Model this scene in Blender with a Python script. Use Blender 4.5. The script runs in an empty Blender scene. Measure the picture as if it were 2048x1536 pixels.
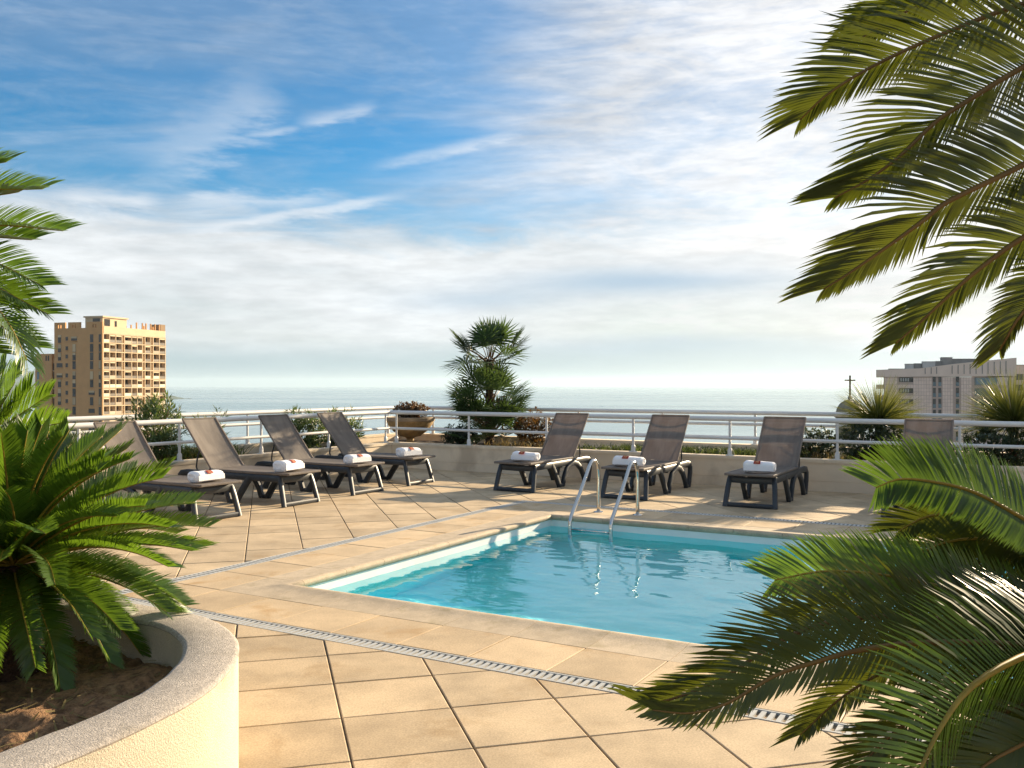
import bpy, math, random
from mathutils import Vector, Matrix, noise as mnoise
R = math.radians
sc = bpy.context.scene
COL = sc.collection

# ------------------------------------------------------------------ camera, sky, sun, exposure
F, H = 1840.0, 1.5                     # focal length in photo pixels (2048 wide), eye height in metres
cam = bpy.data.cameras.new('camera')
cam.sensor_width = 36.0
cam.lens = 36.0 * F / 2048.0
cam.clip_start = 0.05
cam.clip_end = 90000
co = bpy.data.objects.new('camera', cam)
co.location = (0, 0, H)
co.rotation_euler = (R(90), 0, 0)
COL.objects.link(co)
sc.camera = co

SUN_AZ, SUN_EL = 44.0, 16.5            # degrees right of the view axis, above the horizon
sc.view_settings.view_transform = 'Standard'
sc.view_settings.look = 'None'
sc.view_settings.exposure = 1.70
sc.view_settings.gamma = 1.0
sc.view_settings.use_curve_mapping = False
sc.cycles.diffuse_bounces = 6

sun = bpy.data.lights.new('sun', 'SUN')
sun.energy = 4.2
sun.angle = R(0.6)
sun.cycles.is_caustics_light = True
sun.color = (1.0, 0.80, 0.54)
so = bpy.data.objects.new('sun', sun)
sd = Vector((math.sin(R(SUN_AZ)) * math.cos(R(SUN_EL)), math.cos(R(SUN_AZ)) * math.cos(R(SUN_EL)), math.sin(R(SUN_EL))))
so.rotation_euler = (-sd).to_track_quat('-Z', 'Y').to_euler()
COL.objects.link(so)


class NT:
    """small helper for building node graphs"""
    def __init__(self, tree):
        self.t = tree
        self.n = tree.nodes
        self.n.clear()

    def node(self, kind, **props):
        nd = self.n.new(kind)
        for k, v in props.items():
            setattr(nd, k, v)
        return nd

    def put(self, sock, val):
        if hasattr(val, 'is_linked') or isinstance(val, bpy.types.NodeSocket):
            self.t.links.new(val, sock)
        elif val is not None:
            sock.default_value = val

    def math(self, op, a, b=None, c=None, clamp=False):
        nd = self.node('ShaderNodeMath', operation=op)
        nd.use_clamp = clamp
        self.put(nd.inputs[0], a)
        if b is not None:
            self.put(nd.inputs[1], b)
        if c is not None:
            self.put(nd.inputs[2], c)
        return nd.outputs[0]

    def smooth(self, v, lo, hi, to0=0.0, to1=1.0):
        nd = self.node('ShaderNodeMapRange', interpolation_type='SMOOTHSTEP')
        self.put(nd.inputs['Value'], v)
        nd.inputs['From Min'].default_value = lo
        nd.inputs['From Max'].default_value = hi
        nd.inputs['To Min'].default_value = to0
        nd.inputs['To Max'].default_value = to1
        return nd.outputs[0]

    def mix(self, fac, a, b, blend='MIX'):
        nd = self.node('ShaderNodeMix', data_type='RGBA', blend_type=blend)
        nd.clamp_factor = True
        self.put(nd.inputs[0], fac)
        for s, v in ((nd.inputs[6], a), (nd.inputs[7], b)):
            if isinstance(v, (tuple, list)) and len(v) == 3:
                v = (*v, 1)
            self.put(s, v)
        return nd.outputs[2]

    def noise(self, vec, scale, detail=4, rough=0.55, dist=0.0):
        nd = self.node('ShaderNodeTexNoise')
        if vec is not None:
            self.t.links.new(vec, nd.inputs['Vector'])
        nd.inputs['Scale'].default_value = scale
        nd.inputs['Detail'].default_value = detail
        nd.inputs['Roughness'].default_value = rough
        nd.inputs['Distortion'].default_value = dist
        return nd.outputs['Fac']

    def mapping(self, vec, loc=(0, 0, 0), rot=(0, 0, 0), scale=(1, 1, 1)):
        nd = self.node('ShaderNodeMapping')
        self.t.links.new(vec, nd.inputs[0])
        nd.inputs['Location'].default_value = loc
        nd.inputs['Rotation'].default_value = rot
        nd.inputs['Scale'].default_value = scale
        return nd.outputs[0]

    def xyz(self, x, y, z=0.0):
        nd = self.node('ShaderNodeCombineXYZ')
        self.put(nd.inputs[0], x)
        self.put(nd.inputs[1], y)
        self.put(nd.inputs[2], z)
        return nd.outputs[0]


def azel(px, py):
    az = math.atan((px - 1024) / F)
    return az, math.atan((768 - py) / F * math.cos(az))


def build_world():
    w = bpy.data.worlds.new('World')
    sc.world = w
    w.use_nodes = True
    w.cycles.sampling_method = 'MANUAL'
    w.cycles.sample_map_resolution = 512
    g = NT(w.node_tree)
    out = g.node('ShaderNodeOutputWorld')
    bg = g.node('ShaderNodeBackground')
    bg.inputs['Strength'].default_value = 0.1
    g.t.links.new(bg.outputs[0], out.inputs[0])
    sky = g.node('ShaderNodeTexSky')
    sky.sky_type = 'NISHITA'
    sky.sun_disc = False
    sky.sun_elevation = R(SUN_EL)
    sky.sun_rotation = R(SUN_AZ)
    sky.air_density = 1.0
    sky.dust_density = 0.3
    sky.ozone_density = 2.5
    hs = g.node('ShaderNodeHueSaturation')
    hs.inputs['Saturation'].default_value = 1.55
    hs.inputs['Value'].default_value = 0.43
    g.t.links.new(sky.outputs[0], hs.inputs['Color'])
    tc = g.node('ShaderNodeTexCoord')
    sp = g.node('ShaderNodeSeparateXYZ')
    g.t.links.new(tc.outputs['Generated'], sp.inputs[0])
    x, y, z = sp.outputs
    az = g.math('ARCTAN2', x, y)
    el = g.math('ARCSINE', z)
    zz = g.math('ADD', g.math('MAXIMUM', z, 0.0), 0.10)
    P = g.xyz(g.math('DIVIDE', x, zz), g.math('DIVIDE', y, zz))
    AE = g.xyz(az, el)
    # streaky cirrus on a high flat layer
    n1 = g.noise(g.mapping(P, rot=(0, 0, R(38)), scale=(0.9, 2.1, 1)), 0.95, 4, 0.6, 0.5)
    n2 = g.noise(g.mapping(AE, rot=(0, 0, R(10)), scale=(3.0, 13.0, 1)), 1.5, 7, 0.68, 1.2)
    n3 = g.noise(g.mapping(AE, loc=(3.1, 1.7, 0), scale=(1.4, 7.5, 1)), 1.6, 3, 0.55, 0.0)
    # nearness to the sun (cosine)
    dt = g.node('ShaderNodeVectorMath', operation='DOT_PRODUCT')
    g.t.links.new(tc.outputs['Generated'], dt.inputs[0])
    dt.inputs[1].default_value = sd
    near = g.smooth(dt.outputs['Value'], 0.60, 0.985)
    # cloud cover: dense towards the sun and in the low bank, thin in the blue window
    warp = g.math('MULTIPLY', g.math('SUBTRACT', n1, 0.5), 0.22)
    azw = g.math('ADD', az, g.math('MULTIPLY', g.math('SUBTRACT', n1, 0.5), 0.55))
    cover_sun = g.smooth(azw, R(-15), R(9))
    elw = g.math('ADD', el, g.math('MULTIPLY', g.math('SUBTRACT', n2, 0.5), 0.10))
    elw = g.math('ADD', elw, g.math('MULTIPLY', g.math('ABSOLUTE', az), -0.03))
    bank = g.smooth(elw, R(12.0), R(7.6))
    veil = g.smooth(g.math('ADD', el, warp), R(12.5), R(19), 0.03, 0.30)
    fine = g.noise(g.mapping(AE, scale=(0.35, 1.6, 1), rot=(0, 0, R(-14))), 60, 4, 0.62, 0.0)
    thin = g.math('ADD', g.math('MULTIPLY', g.math('SUBTRACT', n2, 0.45), 0.75), g.math('MULTIPLY', g.math('SUBTRACT', fine, 0.5), 0.30))
    thin = g.math('MAXIMUM', thin, 0.0)
    veil = g.math('ADD', veil, g.smooth(el, R(18), R(42), 0.0, 0.28))  # extra cloud cover mostly above the view, added to brighten shaded areas
    thin2 = g.math('MULTIPLY', g.math('MAXIMUM', g.math('SUBTRACT', n1, 0.5), 0.0), 0.9)
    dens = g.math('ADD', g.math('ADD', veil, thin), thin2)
    brk = g.math('ADD', g.math('MULTIPLY', n3, 0.75), 0.60)
    sunside = g.math('MULTIPLY', cover_sun, g.math('ADD', g.math('MULTIPLY', n2, 1.25), g.math('ADD', g.math('MULTIPLY', fine, 0.5), 0.02)))
    dens = g.math('MAXIMUM', dens, g.math('MINIMUM', sunside, 0.97))
    dens = g.math('MAXIMUM', dens, g.math('MULTIPLY', bank, brk))

    stk = None
    # a few long contrails and plumes: soft lines in azimuth/elevation
    def streak(p0, p1, width, amount, rough=0.6, frq=60):
        nonlocal stk
        a0, e0 = azel(*p0)
        a1, e1 = azel(*p1)
        L = math.hypot(a1 - a0, e1 - e0)
        ux, uy = (a1 - a0) / L, (e1 - e0) / L
        da = g.math('SUBTRACT', az, a0)
        de = g.math('SUBTRACT', el, e0)
        s = g.math('ADD', g.math('MULTIPLY', da, ux), g.math('MULTIPLY', de, uy))
        t = g.math('SUBTRACT', g.math('MULTIPLY', de, ux), g.math('MULTIPLY', da, uy))
        nn = fine
        t = g.math('ADD', t, g.math('MULTIPLY', g.math('SUBTRACT', nn, 0.5), width * 2.2))
        prof = g.smooth(g.math('ABSOLUTE', t), width * 1.3, 0.0)
        ends = g.math('MULTIPLY', g.smooth(s, -L * 0.10, L * 0.30), g.smooth(s, L * 1.05, L * 0.75))
        v = g.math('MULTIPLY', g.math('MULTIPLY', prof, ends), g.math('ADD', g.math('MULTIPLY', nn, rough), amount - rough * 0.5))
        stk = v if stk is None else g.math('MAXIMUM', stk, v)
    streak((330, 470), (820, 388), R(0.42), 0.66)
    streak((690, 400), (330, 400), R(0.6), 0.50)
    streak((750, 332), (1060, 262), R(0.40), 0.36)
    streak((590, 250), (760, 212), R(0.5), 0.36)
    streak((470, 275), (610, 255), R(0.25), 0.32)
    streak((285, 360), (560, 170), R(2.0), 0.30, 0.3, 30)
    streak((90, 392), (330, 402), R(0.55), 0.55)
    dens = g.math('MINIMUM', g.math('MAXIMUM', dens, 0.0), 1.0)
    # cloud tone: sunlit white near the sun, bluish grey away from it and where it is thick
    tone = g.mix(near, (1.75, 2.05, 2.45), (3.2, 3.17, 3.15))
    shade = g.math('MULTIPLY', g.smooth(n3, 0.36, 0.68, 0.82, 1.05), g.smooth(fine, 0.3, 0.7, 0.90, 1.05))
    bankc = g.mix(near, (3.05, 3.13, 3.15), (3.5, 3.43, 3.37))
    tone = g.mix(g.math('MULTIPLY', bank, 0.85), tone, bankc)
    tone = g.mix(1.0, tone, g.xyz(shade, shade, shade), 'MULTIPLY')
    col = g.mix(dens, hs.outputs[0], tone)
    col = g.mix(stk, col, g.mix(near, (2.7, 2.85, 3.0), (3.5, 3.45, 3.35)))

    # grey-blue lens clouds low over the sea
    def patch(px, py, wx, wy, amount):
        nonlocal col
        a0, e0 = azel(px, py)
        da = g.math('DIVIDE', g.math('SUBTRACT', az, a0), R(wx))
        de = g.math('DIVIDE', g.math('SUBTRACT', el, e0), R(wy))
        de = g.math('ADD', de, g.math('MULTIPLY', g.math('SUBTRACT', n3, 0.5), 2.2))
        r2 = g.math('ADD', g.math('MULTIPLY', da, da), g.math('MULTIPLY', de, de))
        fall = g.math('POWER', 2.718, g.math('MULTIPLY', r2, -1.0))
        col = g.mix(g.math('MULTIPLY', fall, amount), col, (1.45, 1.9, 2.35))
    patch(1270, 565, 8.5, 0.9, 0.95)
    patch(960, 600, 5.0, 0.7, 0.6)
    patch(1340, 700, 11.0, 0.7, 0.6)
    # pale sea haze towards the horizon
    hz = g.smooth(g.math('ADD', el, g.math('MULTIPLY', g.math('SUBTRACT', n3, 0.5), 0.03)), R(3.0), R(1.2))
    hcol = g.mix(near, (1.15, 1.58, 1.75), (2.4, 2.65, 2.7))
    col = g.mix(g.math('MULTIPLY', hz, 0.8), col, hcol)
    g.t.links.new(col, bg.inputs['Color'])


build_world()

# ------------------------------------------------------------------ frames of reference
# the terrace is laid out along two axes: A (away, 30 degrees right) and B (right, 30 degrees towards us)
ROT = R(-30)
A = Vector((0.5, math.sqrt(3) / 2, 0))
B = Vector((math.sqrt(3) / 2, -0.5, 0))


def ab(a, b, z=0.0):
    v = A * a + B * b
    return Vector((v.x, v.y, z))


def at(px, py, dist):
    """world point on a photo pixel at a given distance along the view axis"""
    return Vector(((px - 1024) / F * dist, dist, H - (py - 768) / F * dist))


def to_px(p):
    return (1024 + p[0] / p[1] * F, 768 - (p[2] - H) / p[1] * F) if p[1] > 0.05 else (1e6, 1e6)


# ------------------------------------------------------------------ materials
MATS = {}


def material(name, color, rough=0.6, var=0.0, scale=6.0, bump=0.0, bscale=40.0, metallic=0.0, spec=0.4, color2=None, detail=4,
             translucent=None, tfac=0.4, objvar=0.0, coat=0.0, dist=0.002, stain=None, sscale=1.5, coord='Object', speck=0.0, spscale=110):
    m = bpy.data.materials.new(name)
    m.use_nodes = True
    g = NT(m.node_tree)
    out = g.node('ShaderNodeOutputMaterial')
    p = g.node('ShaderNodeBsdfPrincipled')
    tc = g.node('ShaderNodeTexCoord')
    vec = g.node('ShaderNodeNewGeometry').outputs['Position'] if coord == 'World' else tc.outputs[coord]
    base = (*color, 1)
    if var or color2:
        n = g.noise(vec, scale, detail, 0.6)
        lo = tuple(max(0, c * (1 - var)) for c in color)
        hi = color2 or tuple(min(1, c * (1 + var)) for c in color)
        base = g.mix(g.smooth(n, 0.3, 0.7), lo, hi)
    if stain:
        n = g.noise(vec, sscale, 5, 0.65, 0.4)
        base = g.mix(g.smooth(n, 0.52, 0.72, 0, 0.75), base, stain)
    if speck:
        n = g.noise(vec, spscale, 2, 0.7)
        f = g.smooth(n, 0.30, 0.72, 1 - speck, 1 + speck)
        base = g.mix(1.0, base, g.xyz(f, f, f), 'MULTIPLY')
    if objvar:
        oi = g.node('ShaderNodeObjectInfo')
        f = g.smooth(oi.outputs['Random'], 0, 1, 1 - objvar, 1 + objvar)
        base = g.mix(1.0, base, g.xyz(f, f, f), 'MULTIPLY')
    g.put(p.inputs['Base Color'], base)
    p.inputs['Roughness'].default_value = rough
    p.inputs['Metallic'].default_value = metallic
    p.inputs['Specular IOR Level'].default_value = spec
    p.inputs['Coat Weight'].default_value = coat
    if bump:
        n = g.noise(vec, bscale, 6, 0.65)
        b = g.node('ShaderNodeBump')
        b.inputs['Strength'].default_value = bump
        b.inputs['Distance'].default_value = dist
        g.t.links.new(n, b.inputs['Height'])
        g.t.links.new(b.outputs[0], p.inputs['Normal'])
    sh = p.outputs[0]
    if translucent:
        tr = g.node('ShaderNodeBsdfTranslucent')
        tr.inputs[0].default_value = (*translucent, 1)
        mx = g.node('ShaderNodeMixShader')
        mx.inputs[0].default_value = tfac
        g.t.links.new(sh, mx.inputs[1])
        g.t.links.new(tr.outputs[0], mx.inputs[2])
        sh = mx.outputs[0]
    g.t.links.new(sh, out.inputs[0])
    MATS[name] = m
    return m


material('tile', (0.47, 0.358, 0.225), 0.75, 0.17, 2.3, 0.6, 160, speck=0.16, objvar=0.10, stain=(0.345, 0.235, 0.12), sscale=1.7, dist=0.0015, coord='World')
material('border_tile', (0.50, 0.375, 0.23), 0.72, 0.12, 2.6, 0.6, 160, speck=0.16, objvar=0.11, stain=(0.385, 0.235, 0.095), sscale=2.2, dist=0.0015, coord='World')
material('mortar', (0.22, 0.16, 0.10), 0.9, 0.3, 12, 0.6, 120)
material('coping', (0.46, 0.37, 0.26), 0.8, 0.10, 8, 0.5, 160, objvar=0.06, speck=0.14, stain=(0.34, 0.27, 0.16), sscale=5, dist=0.003, coord='World')
material('stucco', (0.74, 0.61, 0.445), 0.85, 0.06, 2.0, 0.6, 180, stain=(0.47, 0.37, 0.26), sscale=0.9, dist=0.003)
material('planter_wall', (0.55, 0.49, 0.38), 0.9, 0.06, 3.0, 1.0, 150, speck=0.08, spscale=160, stain=(0.47, 0.38, 0.24), sscale=2.6, dist=0.006)
material('planter_rim', (0.40, 0.36, 0.32), 0.9, 0.16, 60, 1.0, 170, speck=0.20, spscale=150, stain=(0.28, 0.25, 0.21), sscale=4.0, dist=0.006)
material('soil', (0.27, 0.15, 0.075), 0.95, 0.5, 30, 1.0, 70, stain=(0.42, 0.27, 0.14), sscale=9, dist=0.02)
material('bed_soil', (0.06, 0.045, 0.03), 0.95, 0.4, 20, 1.0, 60, dist=0.02)
material('liner', (0.30, 0.92, 0.97), 0.5, 0.04, 3)
material('liner_wall', (0.08, 0.80, 0.84), 0.5, 0.05, 3)
material('pool_wall', (0.74, 0.77, 0.76), 0.5, 0.04, 3)
material('white_rail', (0.66, 0.65, 0.63), 0.35, 0.04, 3, spec=0.5)
material('steel', (0.56, 0.56, 0.55), 0.13, metallic=1.0)
material('grate', (0.46, 0.46, 0.44), 0.45, 0.08, 20)
material('dark', (0.012, 0.012, 0.012), 0.8)
material('frame', (0.020, 0.026, 0.034), 0.42, 0.2, 8, 0.15, 300, spec=0.5)
material('towel', (0.82, 0.81, 0.82), 0.95, 0.02, 12, 0.8, 170, dist=0.004)
material('logo_red', (0.26, 0.012, 0.006), 0.8)
material('logo_white', (0.78, 0.42, 0.20), 0.8)
material('frond', (0.042, 0.088, 0.012), 0.36, 0.25, 7, spec=0.5, translucent=(0.17, 0.30, 0.018), tfac=0.32, objvar=0.4, stain=(0.095, 0.115, 0.014), sscale=6)
material('frond_dark', (0.036, 0.056, 0.009), 0.36, 0.25, 7, spec=0.45, translucent=(0.13, 0.15, 0.010), tfac=0.28, objvar=0.25, stain=(0.075, 0.075, 0.014), sscale=6)
material('rachis', (0.33, 0.22, 0.03), 0.5, 0.2, 12, translucent=(0.4, 0.25, 0.03), tfac=0.15)
material('rachis_brown', (0.16, 0.085, 0.018), 0.5, 0.2, 12)
material('cycad_trunk', (0.085, 0.045, 0.026), 0.95, 0.5, 25, 1.0, 60, dist=0.03)
material('fan_leaf', (0.035, 0.070, 0.022), 0.4, 0.3, 5, translucent=(0.09, 0.15, 0.03), tfac=0.28, objvar=0.3)
material('palm_trunk', (0.07, 0.042, 0.026), 0.95, 0.5, 20, 1.0, 40, dist=0.03)
material('oleander', (0.055, 0.095, 0.028), 0.45, 0.35, 9, translucent=(0.16, 0.22, 0.04), tfac=0.3)
material('box_bush', (0.026, 0.045, 0.020), 0.5, 0.4, 12, translucent=(0.08, 0.11, 0.02), tfac=0.25)
material('red_bush', (0.075, 0.060, 0.022), 0.5, 0.5, 8, color2=(0.095, 0.06, 0.025), translucent=(0.25, 0.12, 0.02), tfac=0.3)
material('succulent', (0.075, 0.075, 0.022), 0.4, 0.5, 14, color2=(0.115, 0.065, 0.03), translucent=(0.25, 0.12, 0.04), tfac=0.25)
material('spiky', (0.060, 0.080, 0.020), 0.4, 0.4, 6, translucent=(0.21, 0.22, 0.035), tfac=0.32)
material('grass', (0.045, 0.075, 0.018), 0.6, 0.4, 9, translucent=(0.14, 0.18, 0.03), tfac=0.3)
material('dry_grass', (0.22, 0.17, 0.07), 0.7, 0.3, 9, translucent=(0.3, 0.22, 0.08), tfac=0.3)
material('twig', (0.10, 0.055, 0.03), 0.8, 0.3, 20)
material('pot', (0.33, 0.22, 0.10), 0.75, 0.25, 5, 0.5, 90, stain=(0.20, 0.12, 0.05), sscale=4)
material('pot_rim', (0.30, 0.22, 0.14), 0.8, 0.2, 6)
material('tower_wall', (0.57, 0.325, 0.15), 0.85, 0.05, 0.5, spec=0.2)
material('tower_light', (0.60, 0.46, 0.30), 0.8, 0.05, 0.4, spec=0.2)
material('tower_back', (0.28, 0.19, 0.11), 0.85, 0.08, 0.4, spec=0.2)
material('tower_rail', (0.60, 0.50, 0.37), 0.7, objvar=0.35, spec=0.2)
material('tower_rail_dark', (0.16, 0.13, 0.10), 0.6, objvar=0.3, spec=0.3)
material('glass_dark', (0.035, 0.030, 0.028), 0.15, objvar=0.4, spec=0.5)
material('shutter', (0.55, 0.42, 0.26), 0.7, objvar=0.2)
material('pink_joint', (0.45, 0.34, 0.29), 0.85)
material('pink_wall', (0.72, 0.57, 0.48), 0.8, 0.04, 0.3, spec=0.2)
material('pink_tile', (0.76, 0.60, 0.51), 0.75, 0.04, 0.3, objvar=0.05, spec=0.2)
material('roof_grey', (0.20, 0.20, 0.19), 0.8, 0.15, 0.4)
material('roof_light', (0.42, 0.42, 0.40), 0.8, 0.1, 0.4)
material('blue_glass', (0.10, 0.16, 0.19), 0.15, objvar=0.3, spec=0.6)
material('dome_stone', (0.20, 0.18, 0.13), 0.8, 0.2, 0.6)
material('bronze', (0.10, 0.055, 0.02), 0.5, 0.2, 2)
material('land', (0.05, 0.07, 0.035), 0.95, 0.4, 0.01, color2=(0.10, 0.09, 0.06))
material('hill', (0.06, 0.08, 0.05), 0.95, 0.4, 0.003)


def sling_material():
    m = bpy.data.materials.new('sling')
    m.use_nodes = True
    g = NT(m.node_tree)
    out = g.node('ShaderNodeOutputMaterial')
    tc = g.node('ShaderNodeTexCoord')
    n = g.noise(g.mapping(tc.outputs['Object'], scale=(9, 2, 2)), 1.2, 5, 0.65)
    base = g.mix(g.smooth(n, 0.32, 0.68), (0.185, 0.158, 0.138), (0.265, 0.230, 0.200))
    p = g.node('ShaderNodeBsdfPrincipled')
    g.t.links.new(base, p.inputs['Base Color'])
    p.inputs['Roughness'].default_value = 0.62
    p.inputs['Specular IOR Level'].default_value = 0.35
    w = g.node('ShaderNodeTexWave')
    w.inputs['Scale'].default_value = 160
    g.t.links.new(tc.outputs['Object'], w.inputs['Vector'])
    b = g.node('ShaderNodeBump')
    b.inputs['Strength'].default_value = 0.15
    b.inputs['Distance'].default_value = 0.001
    g.t.links.new(w.outputs['Fac'], b.inputs['Height'])
    g.t.links.new(b.outputs[0], p.inputs['Normal'])
    tr = g.node('ShaderNodeBsdfTranslucent')
    tr.inputs[0].default_value = (0.30, 0.22, 0.17, 1)
    tp = g.node('ShaderNodeBsdfTransparent')
    m1 = g.node('ShaderNodeMixShader')
    m1.inputs[0].default_value = 0.28
    g.t.links.new(p.outputs[0], m1.inputs[1])
    g.t.links.new(tr.outputs[0], m1.inputs[2])
    m2 = g.node('ShaderNodeMixShader')
    m2.inputs[0].default_value = 0.13
    g.t.links.new(m1.outputs[0], m2.inputs[1])
    g.t.links.new(tp.outputs[0], m2.inputs[2])
    g.t.links.new(m2.outputs[0], out.inputs[0])
    MATS['sling'] = m


def water_material():
    m = bpy.data.materials.new('pool_water')
    m.use_nodes = True
    g = NT(m.node_tree)
    out = g.node('ShaderNodeOutputMaterial')
    gl = g.node('ShaderNodeBsdfGlass')
    gl.inputs['Color'].default_value = (0.92, 0.99, 1.0, 1)
    gl.inputs['Roughness'].default_value = 0.0
    gl.inputs['IOR'].default_value = 1.33
    g.t.links.new(gl.outputs[0], out.inputs[0])
    MATS['pool_water'] = m


def sea_material():
    m = bpy.data.materials.new('sea')
    m.use_nodes = True
    g = NT(m.node_tree)
    out = g.node('ShaderNodeOutputMaterial')
    p = g.node('ShaderNodeBsdfPrincipled')
    tc = g.node('ShaderNodeTexCoord')
    n = g.noise(g.mapping(tc.outputs['Object'], scale=(0.0006, 0.0016, 1)), 1.0, 5, 0.6, 0.6)
    base = g.mix(g.smooth(n, 0.35, 0.65), (0.15, 0.25, 0.28), (0.20, 0.30, 0.33))
    g.t.links.new(base, p.inputs['Base Color'])
    p.inputs['IOR'].default_value = 1.33
    g.put(p.inputs['Roughness'], g.smooth(n, 0.35, 0.65, 0.16, 0.30))
    n2 = g.noise(g.mapping(tc.outputs['Object'], scale=(1, 1, 1)), 0.05, 4, 0.6)
    b = g.node('ShaderNodeBump')
    b.inputs['Strength'].default_value = 0.10
    b.inputs['Distance'].default_value = 0.5
    g.t.links.new(n2, b.inputs['Height'])
    g.t.links.new(b.outputs[0], p.inputs['Normal'])
    g.t.links.new(p.outputs[0], out.inputs[0])
    MATS['sea'] = m


sling_material()
water_material()
sea_material()


# ------------------------------------------------------------------ mesh helpers
class MB:
    def __init__(self):
        self.v = []
        self.f = []

    def add(self, verts, faces):
        n = len(self.v)
        self.v += [tuple(x) for x in verts]
        self.f += [tuple(i + n for i in f) for f in faces]
        return self

    def box(self, x0, x1, y0, y1, z0, z1):
        return self.add([(x0, y0, z0), (x1, y0, z0), (x1, y1, z0), (x0, y1, z0), (x0, y0, z1), (x1, y0, z1), (x1, y1, z1), (x0, y1, z1)],
                        [(3, 2, 1, 0), (4, 5, 6, 7), (0, 1, 5, 4), (1, 2, 6, 5), (2, 3, 7, 6), (3, 0, 4, 7)])

    def prism(self, poly, z0, z1):
        """vertical prism over a counter-clockwise polygon"""
        n = len(poly)
        vs = [(p[0], p[1], z0) for p in poly] + [(p[0], p[1], z1) for p in poly]
        fs = [tuple(range(n - 1, -1, -1)), tuple(range(n, 2 * n))]
        fs += [(i, (i + 1) % n, n + (i + 1) % n, n + i) for i in range(n)]
        return self.add(vs, fs)

    def sweep(self, pts, hw, hh, side=None, sect=8, cap=True, power=0.5, taper=None):
        """sweep a rounded section (half sizes hw along 'side', hh across) along a polyline"""
        pts = [Vector(p) for p in pts]
        n = len(pts)
        rings = []
        ref = Vector(side) if side else None
        for i, p in enumerate(pts):
            t = (pts[min(i + 1, n - 1)] - pts[max(i - 1, 0)]).normalized()
            if side is None:
                if ref is None:
                    ref = Vector((0, 0, 1)) if abs(t.z) < 0.9 else Vector((1, 0, 0))
                s = ref - t * ref.dot(t)
                if s.length < 1e-4:
                    s = t.orthogonal()
                s.normalize()
                ref = s
            else:
                s = (ref - t * ref.dot(t)).normalized()
            u = t.cross(s)
            m = 1.0
            if 0 < i < n - 1:
                c = (pts[i] - pts[i - 1]).normalized().dot((pts[i + 1] - pts[i]).normalized())
                m = 1 / math.sqrt(max(0.3, (1 + c) / 2))
            k = taper[i] if taper else 1.0
            ring = []
            for j in range(sect):
                a = 2 * math.pi * (j + 0.5) / sect
                cx, cy = math.cos(a), math.sin(a)
                cx = math.copysign(abs(cx) ** power, cx)
                cy = math.copysign(abs(cy) ** power, cy)
                ring.append(p + s * (cx * hw * k) + u * (cy * hh * m * k))
            rings.append(ring)
        vs = [q for r in rings for q in r]
        fs = []
        for i in range(n - 1):
            for j in range(sect):
                k2 = (j + 1) % sect
                fs.append((i * sect + j, i * sect + k2, (i + 1) * sect + k2, (i + 1) * sect + j))
        if cap:
            fs.append(tuple(range(sect - 1, -1, -1)))
            fs.append(tuple(range((n - 1) * sect, n * sect)))
        return self.add(vs, fs)

    def tube(self, pts, r, sect=8, taper=None):
        return self.sweep(pts, r, r, None, sect, True, 1.0, taper)

    def lathe(self, prof, n=24, center=(0, 0)):
        vs, fs = [], []
        for r, z in prof:
            for j in range(n):
                a = 2 * math.pi * j / n
                vs.append((center[0] + r * math.cos(a), center[1] + r * math.sin(a), z))
        for i in range(len(prof) - 1):
            for j in range(n):
                k = (j + 1) % n
                fs.append((i * n + j, i * n + k, (i + 1) * n + k, (i + 1) * n + j))
        return self.add(vs, fs)

    def mesh(self, name, mat, smooth=False, angle=None):
        me = bpy.data.meshes.new(name)
        me.from_pydata(self.v, [], self.f)
        me.materials.append(MATS[mat])
        if smooth:
            me.polygons.foreach_set('use_smooth', [True] * len(me.polygons))
            if angle:
                me.set_sharp_from_angle(angle=R(angle))
        me.update()
        return me

    def build(self, name, mat, parent=None, smooth=False, loc=None, angle=None):
        return link(name, self.mesh(name, mat, smooth, angle), parent, loc)


def link(name, me, parent=None, loc=None):
    o = bpy.data.objects.new(name, me)
    COL.objects.link(o)
    if parent:
        o.parent = parent
    if loc is not None:
        o.location = loc
    return o


def empty(name, loc=(0, 0, 0), rz=0.0):
    o = bpy.data.objects.new(name, None)
    o.empty_display_size = 0.2
    COL.objects.link(o)
    o.location = loc
    o.rotation_euler = (0, 0, rz)
    return o


def tag(o, label=None, cat=None, group=None, kind=None):
    if label:
        o['label'] = label
    if cat:
        o['category'] = cat
    if group:
        o['group'] = group
    if kind:
        o['kind'] = kind
    return o


def thing(name, label, cat, loc=(0, 0, 0), rz=0.0, group=None):
    return tag(empty(name, loc, rz), label, cat, group)


def copy_tree(o, parent=None):
    c = o.copy()
    COL.objects.link(c)
    c.parent = parent
    for ch in list(o.children):
        copy_tree(ch, c)
    return c


def catmull(pts, per=8, closed=False):
    pts = [Vector(p) for p in pts]
    n = len(pts)
    out = []
    rng = range(n) if closed else range(n - 1)
    for i in rng:
        if closed:
            p0, p1, p2, p3 = pts[(i - 1) % n], pts[i], pts[(i + 1) % n], pts[(i + 2) % n]
        else:
            p1, p2 = pts[i], pts[i + 1]
            p0 = pts[i - 1] if i else p1 * 2 - p2
            p3 = pts[i + 2] if i + 2 < n else p2 * 2 - p1
        for k in range(per):
            t = k / per
            out.append(0.5 * ((2 * p1) + (p2 - p0) * t + (2 * p0 - 5 * p1 + 4 * p2 - p3) * t * t + (3 * p1 - p0 - 3 * p2 + p3) * t ** 3))
    if not closed:
        out.append(pts[-1])
    return out


# ------------------------------------------------------------------ sea, land, far coast
SEA_Z = -70.0


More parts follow.
